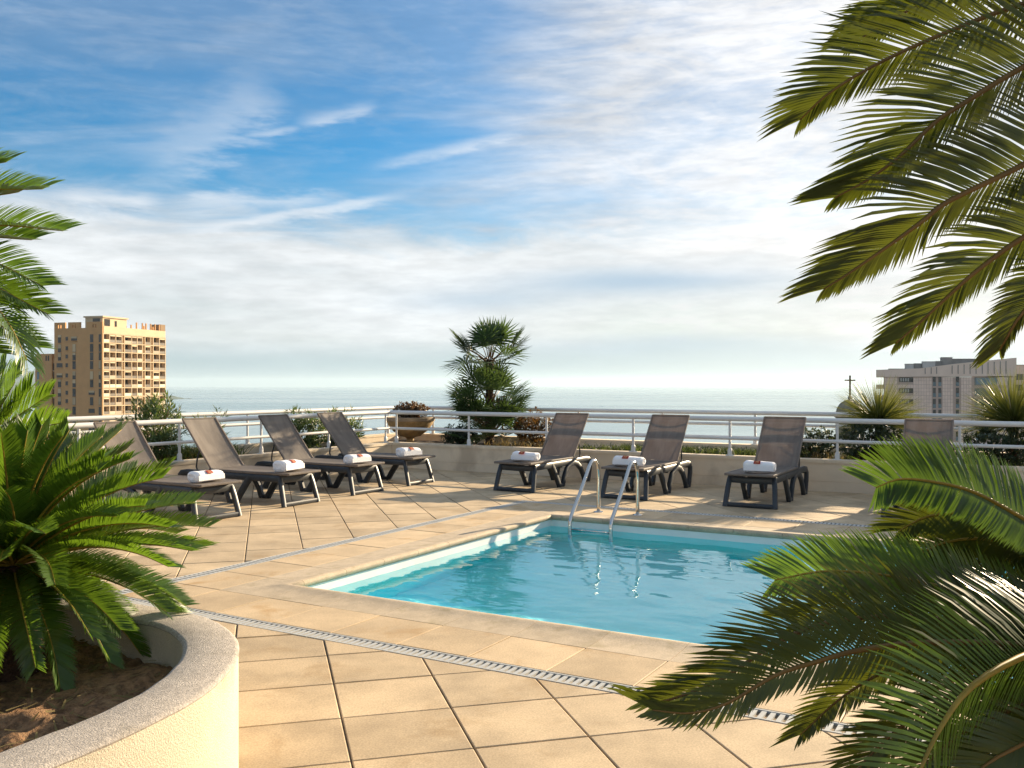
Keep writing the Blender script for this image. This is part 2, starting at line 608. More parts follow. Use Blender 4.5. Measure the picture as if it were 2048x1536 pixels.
def build_sea():
    n = 96
    vs, fs = [], []
    rad = [60, 200, 600, 1500, 4000, 10000, 26000]
    for r in rad:
        for j in range(n):
            t = 2 * math.pi * j / n
            vs.append((r * math.cos(t), r * math.sin(t), SEA_Z))
    for i in range(len(rad) - 1):
        for j in range(n):
            k = (j + 1) % n
            fs.append((i * n + j, (i + 1) * n + j, (i + 1) * n + k, i * n + k))
    fs.append(tuple(range(n)))
    m = MB()
    m.add(vs, fs)
    tag(m.build('sea', 'sea'), 'calm pale silver blue sea reaching to the horizon', 'sea', kind='structure')
    # slope of the town falling from the terrace to the shore, below the parapet and out of direct sight
    m = MB()
    nx, ny = 40, 30
    vs = []
    for i in range(ny):
        y = -80 + 720 * i / (ny - 1)
        for j in range(nx):
            x = -420 + 840 * j / (nx - 1)
            d = math.hypot(x, y)
            z = -9.0 - max(0, d - 25) * 0.115 + 2.5 * mnoise.noise(Vector((x * 0.02, y * 0.02, 0)))
            vs.append((x, y, max(z, SEA_Z - 3)))
    fs = [(i * nx + j, i * nx + j + 1, (i + 1) * nx + j + 1, (i + 1) * nx + j) for i in range(ny - 1) for j in range(nx - 1)]
    m.add(vs, fs)
    tag(m.build('hillside', 'land', smooth=True), 'hillside of the town sloping from the terrace to the shore', 'hillside', kind='structure')

    def ridge(name, pts, depth, label):
        """pts: (x, y, top height over the sea) along the ridge"""
        mm = MB()
        vs, fs = [], []
        for (x, y, h) in pts:
            d = Vector((x, y, 0)).normalized() * depth
            vs += [(x - d.x, y - d.y, SEA_Z - 1), (x - d.x * .4, y - d.y * .4, SEA_Z + h * .62), (x, y, SEA_Z + h), (x + d.x, y + d.y, SEA_Z - 1)]
        for i in range(len(pts) - 1):
            for k in range(3):
                fs.append((i * 4 + k, (i + 1) * 4 + k, (i + 1) * 4 + k + 1, i * 4 + k + 1))
        mm.add(vs, fs)
        return tag(mm.build(name, 'hill', smooth=True), label, name.split('_')[-1], kind='structure')
    random.seed(5)
    p = []
    for i in range(26):
        px = -700 + i * 36
        d = 9000
        h = 70 + (768 - (742 + (px - 40) * 0.05 + 6 * mnoise.noise(Vector((px * .02, 0, 0))))) / F * d
        q = at(px, 768, d)
        p.append((q.x, q.y, max(6, h if px < 150 else h * max(0, 1 - (px - 150) / 120))))
    ridge('far_hill', p, 1500, 'faint blue hills of the far coast behind the tower')
    p = []
    for i in range(30):
        px = -300 + i * 14
        d = 5600
        h = 70 + (768 - (769 + 3.5 * mnoise.noise(Vector((px * .05, 4, 0))))) / F * d
        q = at(px, 768, d)
        p.append((q.x, q.y, max(4, h * (1 if px < 60 else max(0, 1 - (px - 60) / 60)))))
    ridge('near_hill', p, 700, 'darker wooded hill on the coast left of the tower')
    p = []
    for i in range(14):
        px = 300 + i * 6.4
        d = 4300
        hh = 16 if px < 345 else max(2.0, 16 - (px - 345) * 0.55)
        q = at(px, 768, d + i * 14)
        p.append((q.x, q.y, hh + 3 * mnoise.noise(Vector((i * 1.7, 0, 0)))))
    ridge('headland', p, 60, 'low dark headland running into the sea beside the tower')


build_sea()

# ------------------------------------------------------------------ terrace floor and pool
PA0, PA1, PB0, PB1 = 5.08, 9.30, -4.86, 1.35      # pool basin
CA0, CA1, CB0, CB1 = 4.12, 10.35, -5.82, 2.30     # outer edge of the drain channels
CW = 0.135                                        # channel width
WALL_A, WALL_B = 13.31, -10.20                    # inner faces of the parapets
WATER_Z = -0.115
TILE_T = 0.03


def clip_half(poly, f):
    out = []
    for i in range(len(poly)):
        p, q = poly[i], poly[(i + 1) % len(poly)]
        fp, fq = f(p), f(q)
        if fp >= 0:
            out.append(p)
        if (fp >= 0) != (fq >= 0):
            t = fp / (fp - fq)
            out.append((p[0] + (q[0] - p[0]) * t, p[1] + (q[1] - p[1]) * t))
    return out


def area(poly):
    return 0.5 * sum(poly[i][0] * poly[(i + 1) % len(poly)][1] - poly[(i + 1) % len(poly)][0] * poly[i][1] for i in range(len(poly)))


def fa(p):
    return 0.5 * p[0] + math.sqrt(3) / 2 * p[1]


def fb(p):
    return math.sqrt(3) / 2 * p[0] - 0.5 * p[1]


def tile_prism(m, poly, ztop, drop=TILE_T, bev=0.004):
    """tile with a small chamfer round its top"""
    n = len(poly)
    cx = sum(p[0] for p in poly) / n
    cy = sum(p[1] for p in poly) / n
    ins = []
    for p in poly:
        d = math.hypot(p[0] - cx, p[1] - cy) or 1
        k = max(0.0, 1 - bev * 1.4 / d)
        ins.append((cx + (p[0] - cx) * k, cy + (p[1] - cy) * k))
    vs = [(p[0], p[1], ztop - drop) for p in poly] + [(p[0], p[1], ztop - bev * 0.6) for p in poly] + [(p[0], p[1], ztop) for p in ins]
    fs = [tuple(range(2 * n, 3 * n))]
    for i in range(n):
        k = (i + 1) % n
        fs.append((i, k, n + k, n + i))
        fs.append((n + i, n + k, 2 * n + k, 2 * n + i))
    m.add(vs, fs)


def build_floor():
    floor = MB()
    E = 0.34                                     # coping width: the bed stops under the coping
    a0, a1, b0, b1 = PA0 - 0.05, PA1 + 0.05, PB0 - 0.05, PB1 + 0.05
    for (la, ha, lb, hb) in ((-6, a0, -13, 9), (a1, 15.6, -13, 9), (a0, a1, -13, b0), (a0, a1, b1, 9)):
        q = [ab(la, lb), ab(la, hb), ab(ha, hb), ab(ha, lb)]
        poly = [(p.x, p.y) for p in q]
        if area(poly) < 0:
            poly.reverse()
        floor.prism(poly, -0.6, -0.012)
    fl = floor.build('terrace_floor', 'mortar')
    tag(fl, 'sandy beige tiled terrace floor laid diagonally round the pool', 'floor', kind='structure')
    c15, s15 = math.cos(R(15)), math.sin(R(15))
    pp, qp = 0.4915, 0.500
    gap = 0.0045
    random.seed(11)
    items = []
    for i in range(-6, 40):
        for j in range(-24, 30):
            p0, q0 = 3.70 + (i - 4) * pp, 0.33 + (j - 4) * qp
            cs = []
            for (dp, dq) in ((gap, gap), (gap, qp - gap), (pp - gap, qp - gap), (pp - gap, gap)):
                p, q = p0 + dp, q0 + dq
                cs.append((q * c15 - p * s15, q * s15 + p * c15))
            if area(cs) < 0:
                cs.reverse()
            poly = clip_half(cs, lambda t: WALL_A - 0.004 - fa(t))
            poly = clip_half(poly, lambda t: fb(t) - (WALL_B + 0.004)) if poly else poly
            poly = clip_half(poly, lambda t: fa(t) + 4.0) if poly else poly
            if len(poly) < 3:
                continue
            g = 0.006
            pieces = [clip_half(poly, lambda t: CA0 - g - fa(t)), clip_half(poly, lambda t: fa(t) - CA1 - g)]
            mid = clip_half(clip_half(poly, lambda t: fa(t) - (CA0 - g)), lambda t: CA1 + g - fa(t))
            if len(mid) > 2:
                pieces.append(clip_half(mid, lambda t: CB0 - g - fb(t)))
                pieces.append(clip_half(mid, lambda t: fb(t) - CB1 - g))
            pieces = [q for q in pieces if len(q) > 2 and area(q) > 0.0012]
            if not pieces:
                continue
            cx = sum(p[0] for q in pieces for p in q) / sum(len(q) for q in pieces)
            cy = sum(p[1] for q in pieces for p in q) / sum(len(q) for q in pieces)
            ar = sum(area(q) for q in pieces)
            px, py = to_px((cx, cy, 0))
            seen = -60 < px < 2110 and py < 1600 and cy > 0.5
            hid = math.hypot(cx + 2.4, cy - 3.4) < 1.2
            size = ar / cy ** 3 if (seen and not hid) else 0
            items.append((size, pieces, cx, cy))
    items.sort(key=lambda t: -t[0])
    rest = MB()
    for k, (size, pieces, cx, cy) in enumerate(items):
        dz = random.uniform(-0.0015, 0.0015)
        if k < 295 and size > 0:
            m = MB()
            for q in pieces:
                tile_prism(m, [(p[0] - cx, p[1] - cy) for p in q], dz)
            m.build('floor_tile', 'tile', fl, loc=(cx, cy, 0))
        else:
            for q in pieces:
                tile_prism(rest, q, dz)
    tag(rest.build('outer_floor_tiles', 'tile', fl), kind='stuff')

    # straight band of tiles between channel and coping
    def band(lo_a, hi_a, lo_b, hi_b, along):
        step = 0.5
        lo, hi = (lo_b, hi_b) if along == 'b' else (lo_a, hi_a)
        n = max(1, round((hi - lo) / step))
        st = (hi - lo) / n
        for i in range(n):
            u0, u1 = lo + i * st + 0.003, lo + (i + 1) * st - 0.003
            q = [(lo_a, u0), (lo_a, u1), (hi_a, u1), (hi_a, u0)] if along == 'b' else [(u0, lo_b), (u0, hi_b), (u1, hi_b), (u1, lo_b)]
            w = [ab(*t) for t in q]
            c = sum(w, Vector()) / 4
            poly = [(t.x - c.x, t.y - c.y) for t in w]
            if area(poly) < 0:
                poly.reverse()
            m = MB()
            tile_prism(m, poly, random.uniform(-0.001, 0.002))
            m.build('border_tile', 'border_tile', fl, loc=(c.x, c.y, 0))
    E0 = E
    band(CA0 + CW + .005, PA0 - E0 - .004, CB0 + CW + .005, CB1 - CW - .005, 'b')
    band(PA1 + E0 + .004, CA1 - CW - .005, CB0 + CW + .005, CB1 - CW - .005, 'b')
    band(PA0 - E0 + .003, PA1 + E0 - .003, CB0 + CW + .005, PB0 - E0 - .004, 'a')
    band(PA0 - E0 + .003, PA1 + E0 - .003, PB1 + E0 + .004, CB1 - CW - .005, 'a')
    return fl


FLOOR = build_floor()


def build_pool():
    root = thing('swimming_pool', 'rectangular turquoise swimming pool with sandstone coping and pale liner', 'pool', ab(PA0, PB0), ROT)
    la, lb = PA1 - PA0, PB1 - PB0           # local frame: x along B, y along A, origin at the near left corner
    m = MB()
    m.box(-0.03, lb + 0.03, -0.03, la + 0.03, -1.05, -1.00)
    m.build('basin_floor', 'liner', root)
    for (x0, x1, y0, y1) in ((-0.04, 0, -0.04, la + 0.04), (lb, lb + 0.04, -0.04, la + 0.04), (0, lb, -0.04, 0), (0, lb, la, la + 0.04)):
        m = MB()
        m.box(x0, x1, y0, y1, -0.125, -0.045)
        m.build('waterline_band', 'pool_wall', root)
        m = MB()
        m.box(x0, x1, y0, y1, -0.998, -0.125)
        m.build('basin_wall', 'liner_wall', root)
    # coping: flat slab that rises to a rounded nose over the water
    E = 0.34
    prof = [(0.0, -0.03), (0.0, 0.000), (0.12, 0.001), (0.21, 0.004), (0.265, 0.010), (0.300, 0.015), (0.327, 0.017), (0.350, 0.014), (0.366, 0.004),
            (0.370, -0.010), (0.362, -0.032), (0.348, -0.044), (0.330, -0.048)]

    def run(p0, p1, inward, s0, s1):
        """stones along p0->p1 (outer edge), mitred ends where s0/s1 is 1"""
        p0, p1, inward = Vector(p0), Vector(p1), Vector(inward)
        d = (p1 - p0).normalized()
        L = (p1 - p0).length
        n = round(L / 0.5)
        for i in range(n):
            u0, u1 = L * i / n + 0.002, L * (i + 1) / n - 0.002
            m = MB()
            vs = []
            for (s, z) in prof:
                a0 = max(u0, s * 1.0) if (i == 0 and s0) else u0
                a1 = min(u1, L - s) if (i == n - 1 and s1) else u1
                for uu in (a0, a1):
                    q = p0 + d * uu + inward * s
                    vs.append((q.x, q.y, z))
            k = len(prof)
            fs = [(2 * t, 2 * t + 1, 2 * t + 3, 2 * t + 2) for t in range(k - 1)]
            fs.append(tuple(2 * t for t in range(k)))
            fs.append(tuple(2 * t + 1 for t in range(k - 1, -1, -1)))
            c = sum((Vector(v) for v in vs), Vector()) / len(vs)
            c.z = 0
            m.add([Vector(v) - c for v in vs], fs)
            o = m.build('coping_stone', 'coping', root, smooth=True, loc=c, angle=50)
    run((-E, -E), (lb + E, -E), (0, 1), 1, 1)
    run((lb + E, la + E), (-E, la + E), (0, -1), 1, 1)
    run((-E, la + E), (-E, -E), (1, 0), 1, 1)
    run((lb + E, -E), (lb + E, la + E), (-1, 0), 1, 1)
    # water sheet
    m = MB()
    nx, ny = 300, 250

    def wave(x, y):
        v = Vector((x * 1.3, y * 2.3, 0))
        return 0.0038 * mnoise.noise(v * 1.5) + 0.0011 * mnoise.noise(v * 4.2 + Vector((7, 3, 0))) + 0.0004 * mnoise.noise(v * 9.5)
    vs = [(lb * j / nx, la * i / ny, wave(lb * j / nx, la * i / ny)) for i in range(ny + 1) for j in range(nx + 1)]
    fs = [(i * (nx + 1) + j, i * (nx + 1) + j + 1, (i + 1) * (nx + 1) + j + 1, (i + 1) * (nx + 1) + j) for i in range(ny) for j in range(nx)]
    m.add(vs, fs)
    o = m.build('pool_water', 'pool_water', smooth=True)
    o.location = ab(PA0, PB0, WATER_Z)
    o.rotation_euler = (0, 0, ROT)
    o.cycles.is_caustics_caster = True
    for c in root.children:
        if c.name.startswith(('basin', 'waterline')):
            c.cycles.is_caustics_receiver = True
    tag(o, 'clear rippled turquoise water filling the pool', 'water', kind='structure')


build_pool()


def build_drains():
    # one grating of 0.5 m, shared
    def grating(L):
        m = MB()
        w = CW - 0.008
        m.box(0, L, 0, 0.012, -0.02, 0)
        m.box(0, L, w - 0.012, w, -0.02, 0)
        n = int(L / 0.042)
        st = L / n
        for i in range(n):
            x = i * st + st * 0.2
            m.box(x, x + st * 0.54, 0.012, w - 0.012, -0.014, -0.002)
        return m

    def channel(a, b, L, rz, label):
        root = thing('drain_channel', label, 'drain', ab(a, b, 0.001), rz)
        m = MB()
        m.box(0, L, 0.002, CW - 0.006, -0.06, -0.05)
        m.build('channel_bed', 'dark', root)
        n = round(L / 0.5)
        me = grating(L / n - 0.003).mesh('grating', 'grate')
        for i in range(n):
            link('grating', me, root, (i * L / n, 0.004, 0))
    channel(CA0, CB0, CB1 - CB0, ROT, 'slotted white drain channel across the near side of the pool')
    channel(CA1 - CW, CB0, CB1 - CB0, ROT, 'slotted drain channel on the far side of the pool by the ladder')
    # local x along +A: rotation 60 degrees, local y then points to -B
    channel(CA0 + CW, CB0 + CW, CA1 - CA0 - 2 * CW, R(60), 'slotted drain channel on the left side of the pool')


build_drains()

# ------------------------------------------------------------------ parapets, planting beds, railings
OUT_A, OUT_B = 15.10, -11.35          # inner faces of the outer walls
WT = 0.22


def wall_run(name, label, a, b, L, rz, thick, h, groove=True, deep=-2.6, mat='stucco'):
    """wall along local x, thickness along +y away from the terrace"""
    root = thing(name, label, 'wall', ab(a, b), rz)
    m = MB()
    if groove:
        m.box(0, L, -0.010, thick, deep, 0.137)
        m.box(0, L, 0.0, thick, 0.143, h - 0.045)
        m.box(0, L, 0.008, thick - 0.01, 0.13, 0.15)
    else:
        m.box(0, L, 0.0, thick, deep, h - 0.045)
    m.build('wall', mat, root)
    m = MB()
    n = max(1, round(L / 2.0))
    for i in range(n):
        c = MB()
        x0, x1 = L * i / n + 0.0015, L * (i + 1) / n - 0.0015
        c.box(x0, x1, -0.006 if not groove else -0.014, thick + 0.012, h - 0.043, h)
        c.build('wall_cap', mat, root)
    return root


wall_run('parapet_wall', 'low beige parapet behind the right row of loungers', WALL_A, WALL_B - WT, 17.5, ROT, WT, 0.44, deep=-0.3)
wall_run('parapet_wall', 'low beige parapet behind the left row of loungers', 0.5, WALL_B, WALL_A - 0.5 - 0.002, R(60), WT, 0.44, deep=-0.3)
wall_run('outer_wall', 'low outer terrace wall beyond the right planting bed', OUT_A, OUT_B - WT, 18.5, ROT, WT, 0.50, groove=False)
wall_run('outer_wall', 'low outer terrace wall beyond the left planting bed', -3.0, OUT_B, OUT_A + 3.0 - 0.002, R(60), WT, 0.50, groove=False)


def bed(name, label, a0, a1, b0, b1):
    m = MB()
    n1, n2 = max(2, int((a1 - a0) / 0.15)), max(2, int((b1 - b0) / 0.15))
    vs = []
    for i in range(n1 + 1):
        for j in range(n2 + 1):
            p = ab(a0 + (a1 - a0) * i / n1, b0 + (b1 - b0) * j / n2)
            p.z = 0.36 + 0.05 * mnoise.noise(p * 1.5) + 0.02 * mnoise.noise(p * 6)
            vs.append(p)
    fs = [(i * (n2 + 1) + j, i * (n2 + 1) + j + 1, (i + 1) * (n2 + 1) + j + 1, (i + 1) * (n2 + 1) + j) for i in range(n1) for j in range(n2)]
    m.add(vs, [f[::-1] for f in fs])
    tag(m.build(name, 'bed_soil', smooth=True), label, 'soil', kind='structure')


bed('planting_bed', 'dark soil of the right planting bed', WALL_A + WT + 0.005, OUT_A - 0.008, OUT_B + 0.01, 7.0)
bed('planting_bed', 'dark soil of the left planting bed', 0.6, OUT_A - 0.02, OUT_B + 0.01, WALL_B - WT - 0.005)


def railing(label, a, b, L, rz, base, rails, posts, r_post=0.019, seed=1):
    """rails: (height of centre, radius); posts: positions along local x"""
    root = thing('railing', label, 'railing', ab(a, b, base), rz)
    for i, (z, r) in enumerate(rails):
        m = MB()
        m.tube([(0, 0, z - base), (L * 0.5, 0, z - base), (L, 0, z - base)], r, 14)
        m.build('top_rail' if i == 0 else 'middle_rail', 'white_rail', root, smooth=True, angle=50)
    top = rails[0][0] - base - rails[0][1] * 0.5
    m = MB()
    m.sweep([(0, 0, 0.06), (0, 0, top)], r_post, r_post * 0.7, (1, 0, 0), 8, True, 0.6)
    me = m.mesh('post', 'white_rail', True, 50)
    m = MB()
    m.sweep([(0, 0, 0.0), (0, 0, 0.010)], 0.062, 0.040, (1, 0, 0), 8, True, 0.5)
    m.sweep([(0, 0, 0.010), (0, 0, 0.085), (0, 0, 0.105)], 0.032, 0.026, (1, 0, 0), 8, True, 0.6, taper=[1, 1, 0.75])
    fo = m.mesh('post_foot', 'white_rail', True, 50)
    for x in posts:
        p = link('post', me, root, (x, 0, 0))
        link('post_foot', fo, p)


RB0 = WALL_B - WT / 2
railing('white tubular railing on the parapet behind the right row of loungers', WALL_A + WT / 2, RB0, 16.6, ROT, 0.44,
        [(0.985, 0.036), (0.695, 0.024)], [b - RB0 for b in (-10.17, -8.61, -7.09, -5.557, -4.02, -2.493, -0.95, 0.58, 2.1, 3.6, 5.1)])
railing('white tubular railing on the parapet behind the left row of loungers', 0.8, WALL_B - WT / 2, WALL_A - 0.8 + WT / 2, R(60), 0.44,
        [(0.985, 0.036), (0.695, 0.024)], [a - 0.8 for a in (13.28, 11.75, 10.22, 8.69, 7.16, 5.63, 4.1, 2.57)])
railing('grey outer railing over the sea behind the right row of loungers', OUT_A + 0.11, -10.73, 17.0, ROT, 0.50,
        [(1.02, 0.036), (0.83, 0.026), (0.61, 0.022)], [0.12 + 1.62 * i for i in range(11)])
railing('grey outer railing over the sea behind the left row of loungers', -2.6, OUT_B - 0.11, 17.6, R(60), 0.50,
        [(1.02, 0.036), (0.83, 0.026), (0.61, 0.022)], [17.45 - 1.9 * i for i in range(9)])

# ------------------------------------------------------------------ loungers and towels


def make_lounger():
    """local frame: x across, y from foot end (0) to head end"""
    root = empty('sun_lounger')
    hw = 0.275
    # front leg frame: a leaning trapezoid hoop
    m = MB()
    for s in (-1, 1):
        m.sweep([(s * 0.305, 0.02, 0.0), (s * 0.300, 0.035, 0.06), (s * 0.285, 0.085, 0.24), (s * 0.272, 0.115, 0.335), (s * 0.262, 0.14, 0.362)],
                0.030, 0.024, (1, 0, 0), 8, True, 0.5)
    m.sweep([(-0.30, 0.028, 0.026), (0.30, 0.028, 0.026)], 0.028, 0.022, (0, 0, 1), 8, True, 0.5)
    m.sweep([(-0.27, 0.118, 0.325), (0, 0.118, 0.318), (0.27, 0.118, 0.325)], 0.040, 0.022, (0, 0, 1), 8, True, 0.5)
    m.build('front_leg_frame', 'frame', root, smooth=True, angle=40)
    for s in (-1, 1):
        x = s * hw
        m = MB()
        pts = [(x, 0.11, 0.335), (x, 0.5, 0.335), (x, 1.0, 0.338), (x, 1.5, 0.345), (x, 1.72, 0.348), (x, 1.82, 0.335), (x, 1.865, 0.29)]
        m.sweep(pts, 0.042, 0.024, None, 8, True, 0.5)
        m.build('side_rail', 'frame', root, smooth=True, angle=40)
        m = MB()
        m.sweep([(x, 0.60, 0.34), (x, 0.66, 0.28), (x, 0.78, 0.12), (x, 0.86, 0.0)], 0.028, 0.042, (1, 0, 0), 8, True, 0.5)
        m.sweep([(x, 0.83, 0.024), (x, 0.98, 0.024)], 0.024, 0.024, (1, 0, 0), 8, True, 0.5)
        m.build('middle_leg', 'frame', root, smooth=True, angle=40)
        m = MB()
        arch = [(x, 0.95, 0.0), (x, 1.0, 0.13), (x, 1.07, 0.235), (x, 1.18, 0.305), (x, 1.30, 0.325), (x, 1.42, 0.300), (x, 1.54, 0.225), (x, 1.63, 0.12), (x, 1.70, 0.0)]
        m.sweep(arch, 0.028, 0.040, (1, 0, 0), 8, True, 0.5)
        m.build('arch_leg', 'frame', root, smooth=True, angle=40)
        m = MB()
        m.sweep([(x, 1.872, 0.30), (x, 1.868, 0.22), (x, 1.83, 0.08), (x, 1.79, 0.0)], 0.028, 0.042, (1, 0, 0), 8, True, 0.5)
        m.sweep([(x, 1.68, 0.022), (x, 1.80, 0.022)], 0.024, 0.022, (1, 0, 0), 8, True, 0.5)
        m.build('rear_leg', 'frame', root, smooth=True, angle=40)
    m = MB()
    for y in (0.93, 1.86):
        m.sweep([(-hw, y, 0.30), (hw, y, 0.30)], 0.025, 0.018, (0, 0, 1), 8, True, 0.5)
    m.sweep([(-hw, 0.62, 0.345), (hw, 0.62, 0.345)], 0.02, 0.016, (0, 0, 1), 8, True, 0.5)
    m.build('cross_bar', 'frame', root, smooth=True, angle=40)
    # seat: sling between two slim rails
    hx, h0 = 0.285, 0.398
    nx, ny = 8, 14

    def sheet(fn, th=0.005):
        mm = MB()
        vs = []
        for sgn in (0.5, -0.5):
            for i in range(ny + 1):
                for j in range(nx + 1):
                    p, nrm = fn(j / nx * 2 - 1, i / ny)
                    vs.append(Vector(p) + Vector(nrm) * th * sgn)
        n = (nx + 1) * (ny + 1)
        fs = []
        for i in range(ny):
            for j in range(nx):
                q = (i * (nx + 1) + j, i * (nx + 1) + j + 1, (i + 1) * (nx + 1) + j + 1, (i + 1) * (nx + 1) + j)
                fs.append(q)
                fs.append(tuple(n + k for k in reversed(q)))
        edge = [j for j in range(nx + 1)] + [(i + 1) * (nx + 1) - 1 for i in range(1, ny + 1)]
        edge += [ny * (nx + 1) + j for j in range(nx - 1, -1, -1)] + [i * (nx + 1) for i in range(ny - 1, 0, -1)]
        for k in range(len(edge)):
            p, q = edge[k], edge[(k + 1) % len(edge)]
            fs.append((p, n + p, n + q, q))
        mm.add(vs, fs)
        return mm
    seat = sheet(lambda u, v: ((u * hx, -0.03 + v * 1.31, h0 + 0.012 - 0.022 * (1 - u * u) * math.sin(math.pi * v) ** 0.5), (0, 0, 1)))
    so_ = seat.build('seat_sling', 'sling', root, smooth=True, angle=40)
    m = MB()
    for s in (-1, 1):
        m.sweep([(s * hx, -0.03, h0), (s * hx, 0.6, h0), (s * hx, 1.27, h0)], 0.014, 0.016, (1, 0, 0), 8, True, 0.6)
    m.sweep([(-hx, -0.035, h0), (hx, -0.035, h0)], 0.014, 0.012, (0, 0, 1), 8, True, 0.6)
    m.build('seat_frame', 'sling', root, smooth=True, angle=40)
    # backrest
    y0, z0, y1, z1 = 1.285, 0.405, 1.815, 1.035
    L = math.hypot(y1 - y0, z1 - z0)
    ty, tz = (y1 - y0) / L, (z1 - z0) / L
    nrm = (0, -tz, ty)

    def backfn(u, v):
        sag = 0.025 * (1 - u * u) * math.sin(math.pi * min(1, v * 1.02)) ** 0.6
        return (u * 0.272, y0 + ty * L * v + tz * sag, z0 + tz * L * v - ty * sag), nrm
    bk = sheet(backfn).build('backrest_sling', 'sling', root, smooth=True, angle=40)
    m = MB()
    for s in (-1, 1):
        m.sweep([(s * 0.277, y0, z0), (s * 0.277, (y0 + y1) / 2, (z0 + z1) / 2), (s * 0.277, y1, z1)], 0.013, 0.015, (1, 0, 0), 8, True, 0.6)
    m.sweep([(-0.277, y1, z1), (0.277, y1, z1)], 0.014, 0.012, (0, 0, 1), 8, True, 0.6)
    m.build('backrest_rail', 'sling', root, smooth=True, angle=40)
    m = MB()
    bow = []
    for i in range(9):
        u = i / 4 - 1
        v = 0.86 - 0.07 * (1 - u * u)
        bow.append((u * 0.27, y0 + ty * L * v + 0.045 * (1 - u * u) + 0.01, z0 + tz * L * v - 0.02))
    m.sweep(bow, 0.011, 0.011, None, 8, True, 0.8)
    m.build('backrest_bow', 'frame', root, smooth=True, angle=40)
    m = MB()
    v = 0.42
    for s in (-1, 1):
        x = s * 0.24
        m.tube([(x, y0 + ty * L * v + 0.02, z0 + tz * L * v), (x, 1.585, 0.52), (x, 1.60, 0.42), (x, 1.57, 0.35)], 0.011, 8)
    m.tube([(-0.25, 1.57, 0.355), (0.25, 1.57, 0.355)], 0.011, 8)
    m.build('backrest_prop', 'frame', root, smooth=True, angle=40)
    m = MB()
    for s in (-1, 1):
        m.tube([(s * 0.262, 1.285, 0.40), (s * 0.30, 1.285, 0.40)], 0.020, 10)
    m.build('hinge', 'frame', root, smooth=True, angle=40)
    return root


def make_towel(seed=0):
    """rolled towel lying across; x along the roll"""
    random.seed(seed)
    root = empty('rolled_towel')
    L, ry, rz = 0.40, 0.098, 0.066
    m = MB()
    n, k = 28, 22
    vs = []
    for i in range(n + 1):
        u = i / n * 2 - 1
        e = 1 - 0.28 * max(0, (abs(u) - 0.86) / 0.14) ** 2
        for j in range(k):
            a = 2 * math.pi * j / k
            c, s = math.cos(a), math.sin(a)
            y = math.copysign(abs(c) ** 0.75, c) * ry * e
            z = math.copysign(abs(s) ** 0.72, s) * rz * e
            nz = mnoise.noise(Vector((u * 2.5 + seed, y * 14, z * 14 + seed)))
            vs.append((u * L / 2 * (1 + 0.03 * nz), y * (1 + 0.07 * nz), max(-rz, z * (1 + 0.10 * nz) * (1 - 0.10 * u)) + rz))
    fs = []
    for i in range(n):
        for j in range(k):
            q = (j + 1) % k
            fs.append((i * k + j, (i + 1) * k + j, (i + 1) * k + q, i * k + q))
    fs.append(tuple(range(k)))
    fs.append(tuple(range((n + 1) * k - 1, n * k - 1, -1)))
    m.add(vs, fs)
    m.build('roll', 'towel', root, smooth=True, angle=60)
    # loose outer flap and the spiral of the roll at both ends
    for s in (-1, 1):
        m = MB()
        sp = []
        for i in range(30):
            t = i / 29
            a = t * 4.2 * math.pi + 0.6
            r = 0.92 - 0.80 * t
            sp.append((s * (L / 2 - 0.004 + 0.006 * (1 - t)), math.cos(a) * ry * 0.70 * r, rz + math.sin(a) * rz * 0.70 * r))
        m.sweep(sp, 0.007, 0.006, (1, 0, 0), 6, True, 0.8)
        m.build('rolled_end', 'towel', root, smooth=True)
    m = MB()
    fl = []
    for i in range(7):
        t = i / 6
        fl.append((0, -ry * (0.93 + 0.04 * t), rz * (1.3 - 0.95 * t)))
    vs = []
    for (x_, y_, z_) in fl:
        for u in (-0.97, -0.5, 0, 0.5, 0.97):
            vs.append((u * L / 2, y_ - 0.008, z_))
    fs = [(i * 5 + j, i * 5 + j + 1, (i + 1) * 5 + j + 1, (i + 1) * 5 + j) for i in range(6) for j in range(4)]
    m.add(vs, fs)
    m.build('flap', 'towel', root, smooth=True)
    # printed label: red square, pale ring and a line of lettering
    lab = empty_part = None
    m = MB()

    def on_roll(u, s):
        """u along the roll (m), s angle over the roll from the front (0) to the top"""
        c, q = math.cos(s), math.sin(s)
        return Vector((u, -math.copysign(abs(c) ** 0.75, c) * (ry + 0.011), rz + math.copysign(abs(q) ** 0.72, q) * (rz + 0.009)))
    w = 0.043
    a0, a1 = R(24), R(72)
    vs, fs = [], []
    for i in range(9):
        for j in range(5):
            vs.append(on_roll(-0.02 + w * (j / 2 - 1), a0 + (a1 - a0) * i / 8))
    fs = [(i * 5 + j, i * 5 + j + 1, (i + 1) * 5 + j + 1, (i + 1) * 5 + j) for i in range(8) for j in range(4)]
    m.add(vs, fs)
    lab = m.build('logo_label', 'logo_red', root, smooth=True)

    def up(u, t):
        p = on_roll(-0.02 + u, a0 + (a1 - a0) * t)
        return p + Vector((0, -0.0016, 0.0016))
    m = MB()
    vs, fs = [], []
    N = 16
    for i in range(N):
        a = 2 * math.pi * i / N
        for r in (0.010, 0.019):
            vs.append(up(math.cos(a) * r, 0.62 + math.sin(a) * r / 0.105))
    fs = [(2 * i, 2 * i + 1, (2 * i + 3) % (2 * N), (2 * i + 2) % (2 * N)) for i in range(N)]
    m.add(vs, fs)
    for i in range(6):
        u0 = -0.026 + i * 0.009
        m.add([up(u0, 0.17), up(u0 + 0.006, 0.17), up(u0 + 0.006, 0.28), up(u0, 0.28)], [(0, 1, 2, 3)])
    m.build('logo_mark', 'logo_white', lab)
    return root


